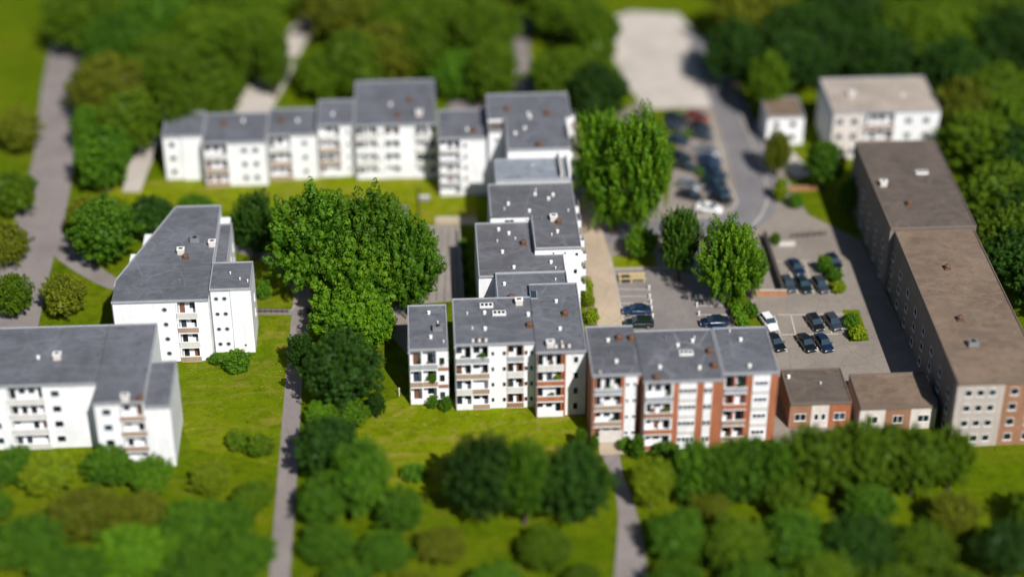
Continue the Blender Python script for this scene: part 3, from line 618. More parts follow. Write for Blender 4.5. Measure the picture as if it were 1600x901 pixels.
for o in (R3,): o['category'] = 'house'
for o in (R4, R5): o['category'] = 'annex'
R3.name = 'house'; R4.name = 'annex'; R5.name = 'annex'

RIM2 = mat_plain('brown_roof_coping', (.16, .125, .10), .6, 0, .2)
for b_ in (R1, R1b, R4, R5):
    for c_ in b_.children:
        if c_.name.startswith('roof'):
            for d_ in c_.children:
                if d_.name.startswith('coping'): d_.data.materials[0] = RIM2
# ------------------------------------------------------------------ cars
CAR_SEC = {   # x, half width, sill z, belt z, top z (bonnet line) ; front of the car is +x
    'sedan': [(-2.2, .62, .36, .60, .78), (-2.1, .80, .24, .72, .92), (-1.5, .87, .20, .80, .98), (0, .89, .20, .82, .95), (.95, .88, .20, .80, .92), (1.75, .84, .22, .70, .80), (2.1, .76, .26, .58, .66), (2.22, .60, .34, .50, .56)],
    'hatch': [(-1.98, .66, .34, .70, .86), (-1.9, .82, .24, .80, .95), (-1.3, .87, .20, .82, .97), (0, .88, .20, .82, .96), (.85, .87, .20, .80, .94), (1.6, .83, .22, .70, .82), (1.92, .74, .26, .58, .68), (2.02, .6, .34, .5, .58)],
    'estate': [(-2.25, .66, .34, .72, .90), (-2.15, .82, .24, .80, .96), (-1.4, .88, .20, .82, .98), (0, .89, .20, .82, .96), (.95, .88, .20, .80, .93), (1.75, .84, .22, .70, .82), (2.1, .76, .26, .58, .68), (2.22, .6, .34, .5, .58)]}
CAR_CAB = {   # rear base, rear top, front top, front base, roof z
    'sedan': (-1.55, -.80, .25, 1.0, 1.42), 'hatch': (-1.92, -1.45, .2, .95, 1.47), 'estate': (-2.18, -1.75, .25, 1.0, 1.47)}
def car_meshes(kind):
    out = {}
    body = MB(); k = body.mi(MATS['car_body_slot']); secs = CAR_SEC[kind]
    for x, w, z0, zb, zt in secs:
        body.v += [(x, -w * .9, z0), (x, -w, (z0 + zb) / 2), (x, -w * .97, zb), (x, -w * .86, zt), (x, 0, zt + .03), (x, w * .86, zt), (x, w * .97, zb), (x, w, (z0 + zb) / 2), (x, w * .9, z0)]
    for i in range(len(secs) - 1):
        for j in range(9):
            a = i * 9 + j; b = i * 9 + (j + 1) % 9; body.f.append((b, a, a + 9, b + 9)); body.m.append(k)
    body.f.append(tuple(range(9))); body.m.append(k); e = (len(secs) - 1) * 9; body.f.append(tuple(e + j for j in reversed(range(9)))); body.m.append(k)
    rb, rt_, ft, fb, zr = CAR_CAB[kind]; w0, w1, zb = .76, .60, .95
    # roof skin with pillars
    def pil(m, p, q, r):
        d = Vector((r, 0, 0)); p, q = Vector(p), Vector(q); s = 1 if p.y > 0 else -1; o = Vector((0, .025 * s, .0))
        m.poly([p - d + o, p + d + o, q + d + o, q - d + o] if s < 0 else [p + d + o, p - d + o, q - d + o, q + d + o], MATS['car_body_slot'])
    body.box(rt_ - .03, ft + .03, -w1 - .01, w1 + .01, zr - .03, zr + .03, MATS['car_body_slot'])
    for s in (-1, 1):
        pil(body, (rb, s * w0, zb), (rt_, s * w1, zr), .07); pil(body, (fb, s * w0, zb), (ft, s * w1, zr), .05); pil(body, ((rb + fb) / 2 - .1, s * w0, zb), ((rt_ + ft) / 2 - .1, s * w1, zr), .05)
        body.box(fb - .25, fb - .08, s * .9 - .09, s * .9 + .09, .92, 1.06, MATS['car_body_slot'])      # mirrors
    out['body'] = body.mesh('body', smooth=False)
    g = MB()
    for s in (-1, 1):
        q = [(rb, s * w0, zb - .02), (fb, s * w0, zb - .02), (ft, s * w1, zr - .01), (rt_, s * w1, zr - .01)]
        g.poly(q if s < 0 else q[::-1], GLASS)
    out['side_window'] = g.mesh('side_window')
    out['windscreen'] = MB().poly([(fb, -w0, zb - .02), (fb, w0, zb - .02), (ft, w1, zr - .01), (ft, -w1, zr - .01)], GLASS2).mesh('windscreen')
    out['rear_window'] = MB().poly([(rb, w0, zb - .02), (rb, -w0, zb - .02), (rt_, -w1, zr - .01), (rt_, w1, zr - .01)], GLASS).mesh('rear_window')
    h = MB(); x = secs[-2][0]; h.box(x - .05, x + .09, -.14, .14, .52, .64, LAMPW); out['headlight'] = h.mesh('headlight')
    t = MB(); x = secs[0][0]; t.box(x - .02, x + .12, -.13, .13, .62, .78, LAMPR); out['taillight'] = t.mesh('taillight')
    return out
def wheel_mesh():
    m = MB(); n = 14; k, kh = m.mi(TYRE), m.mi(HUB)
    for r, y in ((.20, -.115), (.30, -.11), (.32, -.07), (.32, .07), (.30, .11), (.20, .115)):
        for a in range(n): m.v.append((r * math.cos(a * 2 * math.pi / n), y, .32 + r * math.sin(a * 2 * math.pi / n)))
    for j in range(5):
        for a in range(n): b = (a + 1) % n; m.f.append((j * n + a, j * n + b, j * n + n + b, j * n + n + a)); m.m.append(k)
    m.f.append(tuple(range(n))[::-1]); m.m.append(kh); m.f.append(tuple(5 * n + a for a in range(n))); m.m.append(kh)
    return m.mesh('wheel')
mat_plain('car_body_slot', (.1, .1, .1))
def paint(name, col, metal=.3):
    m, nt, b = nodes_of(name); b.inputs['Base Color'].default_value = (*col, 1); b.inputs['Metallic'].default_value = metal
    b.inputs['Roughness'].default_value = .28; b.inputs['Coat Weight'].default_value = .8; b.inputs['Coat Roughness'].default_value = .06; return m
PAINT = {'black': paint('black_car_paint', (.008, .010, .012)), 'navy': paint('navy_car_paint', (.008, .022, .055)), 'green': paint('dark_green_car_paint', (.008, .022, .020)),
         'white': paint('white_car_paint', (.80, .80, .78), 0), 'silver': paint('silver_car_paint', (.42, .44, .46), .6), 'red': paint('red_car_paint', (.20, .035, .018), .1),
         'grey': paint('slate_car_paint', (.045, .055, .065)), 'blue': paint('blue_car_paint', (.012, .04, .10))}
CARM = {k: car_meshes(k) for k in CAR_SEC}; WHEEL = wheel_mesh()
def car(px, py, ang, kind, col, label, group):
    p = G(px, py, .5); root = thing('parked_car', (p.x, p.y, .03), label, 'car', group, rad(ang)); s = CAR_SEC[kind]
    M = CARM[kind]
    for nm in ('body', 'side_window', 'windscreen', 'rear_window'):
        o = bpy.data.objects.new(nm, M[nm]); C.objects.link(o); o.parent = root
        if nm == 'body': o.material_slots[0].link = 'OBJECT'; o.material_slots[0].material = PAINT[col]
    for sx in (-1, 1):
        for x in (s[1][0] + .78, s[-2][0] - .72):
            o = bpy.data.objects.new('wheel', WHEEL); C.objects.link(o); o.parent = root; o.location = (x, sx * .80, 0)
        for nm in ('headlight', 'taillight'):
            o = bpy.data.objects.new(nm, M[nm]); C.objects.link(o); o.parent = root; o.location = (0, sx * .54, 0)
    return root
gl = 'cars in the parking court behind the brick row'
car(995, 485, 178, 'sedan', 'blue', 'deep blue car in the left bay of the court, nose to the driveway', gl)
car(998, 505, 178, 'estate', 'green', 'long dark green car in the bay nearest the brick roof edge', gl)
car(1116, 503, 182, 'sedan', 'navy', 'navy car in the right bay beside the hedge', gl)
car(1117, 521, 182, 'hatch', 'blue', 'blue car half hidden behind the brick roof edge', gl)
gr_ = 'cars in the car park on the right'
car(1201, 504, 285, 'hatch', 'white', 'white topped car by the hedge bed, parked nose to the building', gr_)
car(1212, 535, 285, 'sedan', 'black', 'black car directly in front of the white topped car by the hedge', gr_)
car(1274, 505, 283, 'hatch', 'black', 'black hatchback left of the silver nosed grey car in the lower car park', gr_)
car(1302, 504, 283, 'hatch', 'grey', 'slate grey car nearest the planted bed in the lower car park', gr_)
car(1260, 536, 283, 'sedan', 'black', 'left black car of the lowest pair in the right car park', gr_)
car(1287, 536, 283, 'sedan', 'navy', 'right navy car of the lowest pair in the right car park', gr_)
car(1244, 418, 283, 'sedan', 'navy', 'navy car parked alone behind the front row of three', gr_)
car(1231, 445, 283, 'hatch', 'grey', 'slate grey car next to the sunken wall, left of the front row', gr_)
car(1255, 445, 283, 'sedan', 'green', 'dark green car in the middle of the front row of three', gr_)
car(1282, 446, 283, 'hatch', 'grey', 'slate car at the right of the front row, beside the shrub island', gr_)
car(1303, 410, 283, 'hatch', 'black', 'dark car mostly hidden behind the shrub island', gr_)
gi = 'cars on the diagonal parking island by the road'; an = -32
car(1056, 186, an, 'estate', 'black', 'black car at the far left corner of the parking island', gi)
car(1052, 199, an, 'hatch', 'grey', 'grey car second from the far end of the left island row', gi)
car(1058, 220, an, 'sedan', 'navy', 'navy car alone in the left island row above a wide gap', gi)
car(1063, 245, an, 'sedan', 'black', 'upper black car of the close pair in the left island row', gi)
car(1071, 261, an, 'hatch', 'green', 'dark green car of the close pair in the left island row', gi)
car(1076, 290, an, 'hatch', 'silver', 'silver hatchback with dark windows beside the big tall tree', gi)
car(1078, 306, an, 'sedan', 'black', 'black car just below the silver hatchback on the island', gi)
car(1108, 326, an + 12, 'sedan', 'white', 'long white car parked across the near tip of the island', gi)
car(1090, 183, an, 'estate', 'red', 'red car at the far end of the island', gi)
car(1093, 199, an, 'sedan', 'black', 'black car right behind the red car', gi)
car(1097, 213, an, 'hatch', 'grey', 'slate hatchback between the black car and the silver saloon', gi)
car(1105, 236, an, 'sedan', 'silver', 'silver saloon in the right island row', gi)
car(1108, 250, an, 'sedan', 'blue', 'bright blue car just below the silver saloon', gi)
car(1109, 261, an, 'hatch', 'navy', 'navy hatchback below the bright blue car', gi)
car(1117, 273, an, 'sedan', 'navy', 'navy saloon in the middle of the right island row, beside a low shrub', gi)
car(1115, 286, an, 'estate', 'green', 'dark green estate fourth from the near tip in the right island row', gi)
car(1122, 298, an, 'sedan', 'navy', 'navy saloon second from the near tip of the right island row', gi)
car(1126, 311, an, 'hatch', 'black', 'black hatchback last in the right island row, next to the long white car', gi)

# ------------------------------------------------------------------ trees
def crown_mesh(name, seed, lobes, leaves, shape, leaf=.06, lobe_r=.105, lobe_h=2.1, core=.64, jit=.33):
    """a crown in a unit ball: many leaf faces on upright plumes that cover an uneven envelope, round a rough inner mass"""
    r = random.Random(seed); V, Fc, T = [], [], []
    off = Vector((seed * 3.1, seed * 1.7, 0))
    def env(d):
        n = noise.noise(d * 1.4 + off) * .32 + noise.noise(d * 3.3 + off) * .18
        if shape == 'cone': k = (1 - .52 * max(0, (d.z + .55)))
        elif shape == 'tall': k = 1 - .22 * max(0, d.z) ** 2
        elif shape == 'flat': k = 1 - .1 * max(0, -d.z)
        else: k = 1.0
        return k * (1 + n) * .88
    for i in range(lobes):
        z = 1 - 2 * (i + .5) / lobes; a = i * 2.39996 + r.uniform(-.3, .3); q = math.sqrt(max(0, 1 - z * z))
        d = Vector((q * math.cos(a), q * math.sin(a), z)).normalized()
        c = d * env(d) * r.choice((r.uniform(.88, 1.05), r.uniform(.72, .94)))
        if d.z < -.75: c *= .85
        rr = lobe_r * r.uniform(.55, 1.5); ax = (d * .7 + Vector((r.uniform(-.25, .25), r.uniform(-.25, .25), .62 if d.z > -.3 else .1))).normalized()
        u = ax.orthogonal().normalized(); w = ax.cross(u); tint = r.uniform(.0, 1.0)
        for k in range(leaves):
            zz = r.uniform(-1, 1); t = r.uniform(0, 6.283); s = math.sqrt(1 - zz * zz) * (1.0 if zz < .2 else 1 - .35 * zz) * r.uniform(.8, 1.05)
            n = u * (s * math.cos(t)) + w * (s * math.sin(t)) + ax * zz * .6
            p = c + u * (s * math.cos(t) * rr) + w * (s * math.sin(t) * rr) + ax * (zz * rr * lobe_h)
            nn = (n.normalized() + Vector((r.gauss(0, jit), r.gauss(0, jit), r.gauss(0, jit)))).normalized()
            e1 = nn.orthogonal().normalized(); e1 = (Matrix.Rotation(r.uniform(0, 6.28), 3, nn) @ e1); e2 = nn.cross(e1)
            L = leaf * r.uniform(.6, 1.3); B = L * r.uniform(.5, .85); b = len(V)
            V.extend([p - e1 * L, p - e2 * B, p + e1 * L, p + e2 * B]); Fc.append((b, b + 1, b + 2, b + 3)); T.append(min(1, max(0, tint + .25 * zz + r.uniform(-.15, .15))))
    bm = bmesh.new(); bmesh.ops.create_icosphere(bm, subdivisions=4, radius=1.0)
    base = len(V)
    for v in bm.verts:
        d = v.co.normalized(); v.co = d * env(d) * (core + .16 * noise.noise(d * 6 + off) + .08 * noise.noise(d * 14 + off)); V.append(v.co.copy())
    bm.verts.index_update()
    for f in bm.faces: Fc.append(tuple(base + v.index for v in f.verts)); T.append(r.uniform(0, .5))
    bm.free()
    me = bpy.data.meshes.new(name); me.from_pydata([tuple(v) for v in V], [], Fc)
    at = me.attributes.new('tint', 'FLOAT', 'FACE'); at.data.foreach_set('value', T)
    me.materials.append(LEAF_MID); me.update(); return me
CROWN = {'broad': [crown_mesh('crown', s, 250, 150, 'round', leaf=.026, lobe_h=1.8, jit=.28) for s in (1, 2, 3)],
         'tall': [crown_mesh('crown', s, 280, 150, 'tall', lobe_h=2.3, lobe_r=.088, leaf=.024, jit=.28) for s in (4, 5)],
         'cone': [crown_mesh('crown', s, 170, 60, 'cone', leaf=.05) for s in (6,)],
         'fine': [crown_mesh('crown', s, 320, 85, 'round', leaf=.028, lobe_r=.085, lobe_h=1.5, core=.72, jit=.35) for s in (7, 8, 12)],
         'shrub': [crown_mesh('crown', s, 80, 80, 'flat', leaf=.065, lobe_r=.18, lobe_h=1.1, core=.76) for s in (9, 10)]}
def trunk_mesh(seed):
    r = random.Random(seed); m = MB(); k = m.mi(BARK)
    def limb(p, q, r0, r1, n=7):
        ax = (q - p).normalized(); u = ax.orthogonal().normalized(); w = ax.cross(u); i = len(m.v)
        for c, rr in ((p, r0), (q, r1)):
            for a in range(n): t = a * 6.2832 / n; m.v.append(tuple(c + u * math.cos(t) * rr + w * math.sin(t) * rr))
        for a in range(n): b = (a + 1) % n; m.f.append((i + a, i + b, i + n + b, i + n + a)); m.m.append(k)
    a, b = Vector((0, 0, 0)), Vector((.01, .0, .55)); limb(a, b, .040, .027); limb(b, Vector((.02, .01, .85)), .027, .008)
    for i in range(5):
        t = i * 1.257 + r.uniform(-.3, .3); z = r.uniform(.3, .6); limb(Vector((.005, 0, z)), Vector((.26 * math.cos(t), .26 * math.sin(t), z + r.uniform(.12, .25))), .016, .005, 5)
    return m.mesh('trunk')
TRUNK = [trunk_mesh(s) for s in (1, 2)]
_tn = [0]
def tree(kind, leaf, cx, yt, yb, w, label, group=None, cat='tree', trunk=None, name=None):
    _tn[0] += 1
    p = G(cx, (yt + yb) / 2, 3); s = scale_at(p); D = w / s
    th = PITCH + math.atan(((yt + yb) / 2 - 450) / FPX); ph = (yb - yt) / s
    q = ph * ph - (D * math.sin(th)) ** 2
    Hc = math.sqrt(q) / math.cos(th) if q > 0 else .5 * D
    Hc = min(max(Hc, .55 * D), 2.2 * D)
    shrub = kind == 'shrub'
    tr = (0.02 if shrub else max(.5, .14 * Hc)) if trunk is None else trunk
    zc = tr + Hc * .5
    p = G(cx, (yt + yb) / 2, zc)
    root = thing(name or ('shrub' if shrub else 'tree'), (p.x, p.y, 0), label, cat if not shrub else 'shrub', group)
    me = CROWN[kind][_tn[0] % len(CROWN[kind])]
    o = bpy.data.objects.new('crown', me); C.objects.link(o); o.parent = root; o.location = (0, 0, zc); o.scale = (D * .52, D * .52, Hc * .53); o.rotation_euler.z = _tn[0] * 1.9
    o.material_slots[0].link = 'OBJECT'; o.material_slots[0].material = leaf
    if not shrub:
        t = bpy.data.objects.new('trunk', TRUNK[_tn[0] % 2]); C.objects.link(t); t.parent = root; Ht = tr + Hc * .75; t.scale = (Ht * 1.0, Ht * 1.0, Ht); t.rotation_euler.z = _tn[0]
    else:
        t = MB().lathe(0, 0, [(.05, 0), (.04, Hc * .5)], BARK, 6).mesh('stem'); t2 = bpy.data.objects.new('stem', t); C.objects.link(t2); t2.parent = root
    return root
B, M_, D_K, Y, FO, OL = LEAF_BRIGHT, LEAF_MID, LEAF_DARK, LEAF_YEL, LEAF_FOREST, LEAF_OLIVE
# grove in the middle left
tree('broad', M_, 500, 300, 455, 150, 'largest leafy tree of the middle grove, on its far left side')
tree('broad', M_, 585, 305, 455, 130, 'broad tree at the back of the middle grove beside the small grey slab')
tree('broad', M_, 640, 345, 478, 98, 'leafy tree overhanging the weathered slab court')
tree('broad', B, 555, 375, 500, 130, 'fresh green tree in the heart of the middle grove')
tree('fine', B, 545, 440, 540, 128, 'bright green fine leaved tree in front of the middle grove')
tree('broad', M_, 470, 350, 430, 70, 'small tree on the left flank of the middle grove by the path bend')
tree('fine', B, 590, 470, 540, 60, 'small bright tree between the grove and the tan terrace')
tree('fine', D_K, 535, 516, 636, 128, 'almost black green round tree in front of the bright grove')
tree('fine', D_K, 470, 520, 580, 46, 'small dark tree leaning over the grey path')
tree('cone', D_K, 588, 600, 648, 30, 'small dark pointed conifer on the lawn')
tree('fine', B, 545, 618, 668, 66, 'light green small tree below the almost black tree')
tree('fine', B, 500, 626, 670, 50, 'low light green tree close to the path')
tree('fine', D_K, 512, 648, 748, 112, 'dark round tree at the near edge of the lawn beside the path')
tree('broad', D_K, 400, 302, 392, 66, 'dark tree standing between the dark roof and the middle grove', trunk=.6)
tree('fine', M_, 160, 308, 408, 112, 'broad tree behind the dark roofed building, left of its back corner')
tree('fine', D_K, 235, 304, 372, 76, 'dark tree tucked behind the back corner of the dark roof')
tree('fine', M_, 305, 302, 345, 60, 'low tree at the far lawn edge behind the dark roof')
# right of the chain
tree('tall', B, 945, 166, 318, 96, 'tall bright tree close beside the chain of blocks')
tree('tall', B, 1000, 175, 350, 98, 'tallest bright tree, between the driveway and the parking island')
tree('tall', B, 960, 230, 352, 80, 'tall bright tree at the front of the pair beside the driveway')
tree('broad', B, 1003, 354, 402, 52, 'small round tree at the corner of the grass verge')  # brighter leaf colour stands in for sunlight on this shadowed crown
tree('tall', LEAF_UP, 1062, 318, 426, 62, 'upright mid green tree above the parking court')
tree('tall', B, 1141, 340, 464, 92, 'upright bright tree between the parking court and the right car park')
tree('tall', B, 1178, 376, 460, 40, 'slim bright tree beside the sunken wall')
# near row front
tree('broad', D_K, 752, 682, 806, 116, 'dark shaggy tree in front of the lawn, left of its pair')
tree('broad', M_, 820, 690, 806, 76, 'mid green tree squeezed into the gap between two dark trees')
tree('broad', D_K, 898, 694, 812, 120, 'dark dense tree left of the garden path')
tree('fine', M_, 562, 688, 800, 110, 'mid green spreading tree at the left of the near lawn')
tree('fine', M_, 505, 740, 820, 80, 'mid green tree beside the path below the dark round tree')
tree('fine', M_, 625, 760, 830, 80, 'low mid green tree below the near lawn')
tree('shrub', M_, 648, 722, 754, 40, 'round shrub alone on the near lawn')
tree('broad', M_, 1090, 690, 784, 90, 'leafy tree in front of the white window strip of the brick row')
tree('broad', M_, 1165, 682, 782, 104, 'leafy tree in front of the right end of the brick row')
tree('fine', Y, 1020, 712, 790, 66, 'yellowish low tree right of the garden path')
tree('fine', FO, 1275, 664, 776, 120, 'dark green tree below the brown annex')
tree('fine', FO, 1350, 658, 772, 110, 'dark green tree in the middle of the mass below the low tan row')
tree('fine', FO, 1430, 664, 770, 104, 'dark green tree at the right of the mass below the low tan row')
tree('fine', FO, 1488, 670, 760, 70, 'dark green tree at the very right end of the mass below the low tan row')
tree('fine', FO, 1312, 664, 760, 90, 'dark green tree in the left centre of the mass below the low tan row')
tree('fine', FO, 1392, 662, 760, 90, 'dark green tree in the right centre of the mass below the low tan row')
tree('broad', M_, 1128, 700, 790, 70, 'small leafy tree squeezed between the two leafy trees before the brick row')
tree('broad', M_, 1210, 690, 780, 70, 'leafy tree by the right corner of the brick row')
tree('fine', FO, 1230, 740, 810, 80, 'dark low tree below the mass at the lower right')
gb = 'trees along the bottom right edge'
rb_ = random.Random(3)
for cx, cy, w, lf in ((1060, 835, 100, M_), (1150, 850, 110, FO), (1240, 840, 110, M_), (1345, 850, 120, D_K), (1440, 860, 110, FO), (1575, 855, 110, D_K), (1490, 800, 80, OL), (1290, 905, 110, FO), (1400, 925, 110, FO), (1060, 915, 100, M_), (1180, 920, 110, M_), (1500, 930, 110, FO), (1630, 800, 100, FO), (1360, 785, 80, M_), (1110, 790, 70, OL)):
    tree('fine', lf, cx, cy - w * .42, cy + w * .42, w, 'green tree in the blurred stand along the bottom right edge', gb)
gbl = 'trees along the bottom left edge'
for cx, cy, w, lf in ((75, 738, 90, Y), (170, 726, 86, M_), (235, 742, 80, B), (20, 726, 80, M_), (330, 745, 70, Y), (395, 775, 70, FO), (130, 800, 110, OL), (300, 820, 110, M_), (40, 845, 120, M_), (210, 865, 130, B), (380, 865, 100, M_), (110, 895, 130, M_), (300, 905, 130, M_), (220, 800, 90, OL), (360, 810, 80, M_), (-20, 790, 80, M_)):
    tree('fine', lf, cx, cy - w * .36, cy + w * .36, w, 'green tree standing on the meadow along the bottom left edge', gbl)
for cx, cy, w, lf in ((510, 850, 90, M_), (600, 860, 90, M_), (690, 850, 80, OL), (850, 855, 90, FO), (540, 915, 100, M_), (650, 925, 90, OL), (770, 915, 100, M_), (910, 900, 60, FO)):
    tree('fine', lf, cx, cy - w * .36, cy + w * .36, w, 'green tree in the blurred foreground between the two paths', 'trees in the blurred foreground between the two paths')
# far trees
tree('fine', M_, 722, 78, 150, 104, 'round tree left of the far back path behind the white terrace')
tree('fine', FO, 885, 72, 160, 118, 'dark tree right of the far back path')
tree('fine', D_K, 935, 100, 186, 90, 'dark tree filling the corner behind the tall bright trees')
tree('fine', FO, 520, 70, 150, 120, 'dark wide tree right of the sandy track')
gw = 'trees of the wood beyond the far terrace'
rw = random.Random(5)
for cx, cy, w in [(130, 30, 110), (190, 70, 110), (250, 25, 120), (330, 55, 120), (390, 15, 120), (165, 135, 110), (255, 105, 125), (330, 140, 100), (205, 190, 90), (280, 180, 70), (160, 245, 80), (550, 15, 130), (640, 25, 120), (605, 80, 110), (690, 15, 120), (760, 45, 90), (660, 75, 80), (880, 10, 110), (470, -35, 130), (600, -40, 130), (740, -40, 130), (860, -45, 120), (300, -45, 130), (160, -40, 120), (425, 90, 50), (550, 95, 90), (395, 70, 80), (770, 110, 70), (930, 55, 70)]:
    tree('fine', rw.choice([FO, FO, M_, OL, FO]), cx, cy - 48, cy + 48, w * 1.12, 'green tree in the blurred wood beyond the far terrace', gw)
gwr = 'trees of the wood at the upper right'
for cx, cy, w in [(1170, 20, 110), (1250, 50, 110), (1330, 30, 120), (1420, 50, 110), (1500, 30, 120), (1580, 60, 120), (1150, 80, 90), (1240, 95, 90), (1490, 110, 110), (1560, 150, 120), (1530, 220, 120), (1600, 240, 120), (1560, 300, 110), (1610, 330, 120), (1590, 400, 100), (1640, 440, 110), (1200, -45, 130), (1340, -45, 130), (1480, -45, 130), (1620, -20, 130), (1500, 170, 80), (1290, 80, 110), (1370, 90, 110), (1200, 130, 60), (1460, 60, 110), (1540, 20, 110), (1585, 190, 110), (1570, 370, 90)]:
    tree('fine', rw.choice([FO, D_K, FO, OL, FO]), cx, cy - 48, cy + 48, w * 1.1, 'green tree in the blurred wood at the upper right', gwr)
gll = 'trees beside the lane on the left'
for cx, cy, w in [(30, 200, 70), (20, 300, 80), (10, 380, 70), (130, 340, 50), (100, 460, 70), (140, 200, 60), (20, 460, 60)]:
    tree('fine', rw.choice([FO, M_, OL]), cx, cy - 34, cy + 34, w, 'green tree beside the pale lane on the left', gll)
# shrubs
tree('shrub', M_, 369, 546, 580, 50, 'clipped round shrub in front of the round windows of the white wing')
tree('shrub', M_, 338, 552, 568, 26, 'small shrub against the white wing left of the clipped round shrub')
tree('shrub', FO, 372, 672, 704, 42, 'left shrub of the pair on the side lawn')
tree('shrub', FO, 406, 678, 714, 44, 'right shrub of the pair on the side lawn')
tree('shrub', M_, 411, 436, 468, 26, 'shrub at the back right wall of the white wing')
tree('shrub', M_, 676, 618, 638, 20, 'low green shrub at the foot of the narrow white block')
tree('shrub', M_, 697, 618, 643, 19, 'taller pointed shrub in the gap beside the wide white block')
tree('cone', M_, 908, 652, 704, 22, 'slim dark green cypress at the shaded end of the white row')
tree('cone', M_, 928, 668, 706, 18, 'short conifer at the left side of the garage ramp')
tree('shrub', M_, 980, 684, 706, 30, 'rounded shrub right of the garage ramp')
tree('shrub', M_, 996, 680, 716, 26, 'tall shrub in the recess between two brick blocks')
tree('shrub', M_, 1040, 694, 716, 44, 'hedge like shrub under the white balconies of the widest brick block')
for i, (cx, yt, yb, w) in enumerate(((917, 434, 464, 21), (920, 459, 480, 18), (924, 481, 508, 23))):
    tree('shrub', Y, cx, yt, yb, w, ('rounded yellow green shrub at the far end of the driveway verge', 'smallest yellow green shrub in the middle of the driveway verge', 'yellow green shrub at the near end of the driveway verge')[i], 'shrubs along the driveway verge')
for i_, (cx, cy) in enumerate(((1145, 461), (1149, 473), (1154, 486), (1160, 500))):
    tree('shrub', B, cx, cy - 11, cy + 11, 24, ('farthest hedge clump in the bed between the two car parks', 'second farthest hedge clump in the bed between the two car parks', 'second nearest hedge clump in the bed between the two car parks', 'nearest hedge clump in the bed between the two car parks')[i_], 'hedge clumps between the two car parks')
tree('shrub', M_, 1172, 472, 500, 24, 'round shrub beside the white topped car')
tree('shrub', M_, 1211, 364, 384, 18, 'ball shaped shrub at the top of the sunken wall')
tree('shrub', Y, 1220, 280, 316, 22, 'yellow green shrub along the outer road kerb')
tree('shrub', M_, 1243, 300, 326, 24, 'darker shrub next to the yellow green one at the outer road kerb')
tree('shrub', M_, 1289, 400, 428, 24, 'upper shrub on the planted island in the right car park')
tree('shrub', M_, 1303, 418, 440, 26, 'middle shrub on the planted island in the right car park')
tree('shrub', Y, 1310, 440, 458, 24, 'yellowish lower shrub on the planted island in the right car park')
tree('shrub', M_, 1330, 488, 512, 26, 'upper shrub on the lower planted bed')
tree('shrub', Y, 1340, 508, 532, 28, 'lower shrub on the lower planted bed')
tree('shrub', M_, 1094, 262, 276, 14, 'low shrub between the two rows of island cars')
tree('shrub', M_, 1076, 203, 216, 18, 'low shrub in the far gap of the parking island')
for i, (cx, yt, yb, w) in enumerate(((724, 372, 392, 11), (726, 394, 414, 11), (728, 420, 440, 11), (730, 444, 462, 10))):
    tree('shrub', M_, cx, yt, yb, w, ('farthest shrub in the strip beside the slab court', 'second shrub from the back in the strip beside the slab court', 'third shrub from the back in the strip beside the slab court', 'nearest shrub in the strip beside the slab court')[i], 'shrubs in the strip beside the slab court')
tree('fine', OL, 1215, 205, 270, 44, 'olive tree between the outer road and the small house')
tree('fine', M_, 1290, 220, 290, 60, 'mid green tree in front of the pale roofed building')
tree('fine', M_, 1330, 280, 330, 40, 'small tree in the shade at the back end of the right building')

# ------------------------------------------------------------------ walls, fences and small things
def wall_line(name, label, cat, px, z1, th, mat, cap=None):
    pts = [G(a, b) for a, b in px]; c = pts[0]; root = thing(name, (c.x, c.y, 0), label, cat); m = MB(); cm = MB()
    for a, b in zip(pts, pts[1:]):
        d = (b - a).normalized(); n = Vector((-d.y, d.x, 0)) * th / 2; e = n * 1.3
        for bld, off, z0_, z1_, mt in ((m, n, 0, z1, mat),) + (((cm, e, z1 + .002, z1 + .08, cap),) if cap else ()):
            i = len(bld.v); k = bld.mi(mt)
            for zz in (z0_, z1_): bld.v += [tuple(p + Vector((0, 0, zz))) for p in (a - off, b - off, b + off, a + off)]
            for q in ((3, 2, 1, 0), (4, 5, 6, 7), (0, 1, 5, 4), (1, 2, 6, 5), (2, 3, 7, 6), (3, 0, 4, 7)): bld.f.append(tuple(i + t for t in q)); bld.m.append(k)
    m.build('wall_body', root)
    if cap: cm.build('wall_cap', root)
    return root
def fence(label, px, h=1.0, n=8, mat=WOODF, rails=(.35, .85)):
    a, b = (G(*p) for p in px); root = thing('fence', (a.x, a.y, 0), label, 'fence'); d = (b - a).normalized(); L = (b - a).length
    for i in range(n + 1):
        p = a + (b - a) * i / n; MB().box(p.x - .05, p.x + .05, p.y - .05, p.y + .05, 0, h, mat).build('post', root)
    nr = Vector((-d.y, d.x, 0)) * .03
    for zz in rails:
        m = MB(); k = m.mi(mat)
        for z in (zz - .05, zz + .05): m.v += [tuple(p + Vector((0, 0, z))) for p in (a - nr, b - nr, b + nr, a + nr)]
        for q in ((3, 2, 1, 0), (4, 5, 6, 7), (0, 1, 5, 4), (1, 2, 6, 5), (2, 3, 7, 6), (3, 0, 4, 7)): m.f.append(q); m.m.append(k)
        m.build('rail', root)
    return root
wall_line('boundary_wall', 'dark low wall running down beside the right car park', 'wall', [(1194, 374), (1206, 412), (1222, 460)], 1.5, .5, WOODF)
wall_line('boundary_wall', 'short orange brick wall in front of the slim bright tree', 'wall', [(1180, 461), (1229, 461)], .9, .3, ORANGE, KERB)
wall_line('boundary_wall', 'pale wall along the back of the right car park', 'wall', [(1203, 384), (1242, 383)], .7, .3, PANEL_PALE, KERB)
wall_line('boundary_wall', 'long dark retaining wall beside the court shrubs', 'wall', [(717, 364), (720, 410), (724, 476)], .7, .2, WOODF, KERB)
wall_line('boundary_wall', 'reddish garden wall beyond the outer road', 'wall', [(1232, 298), (1276, 297)], .8, .25, ORANGE)
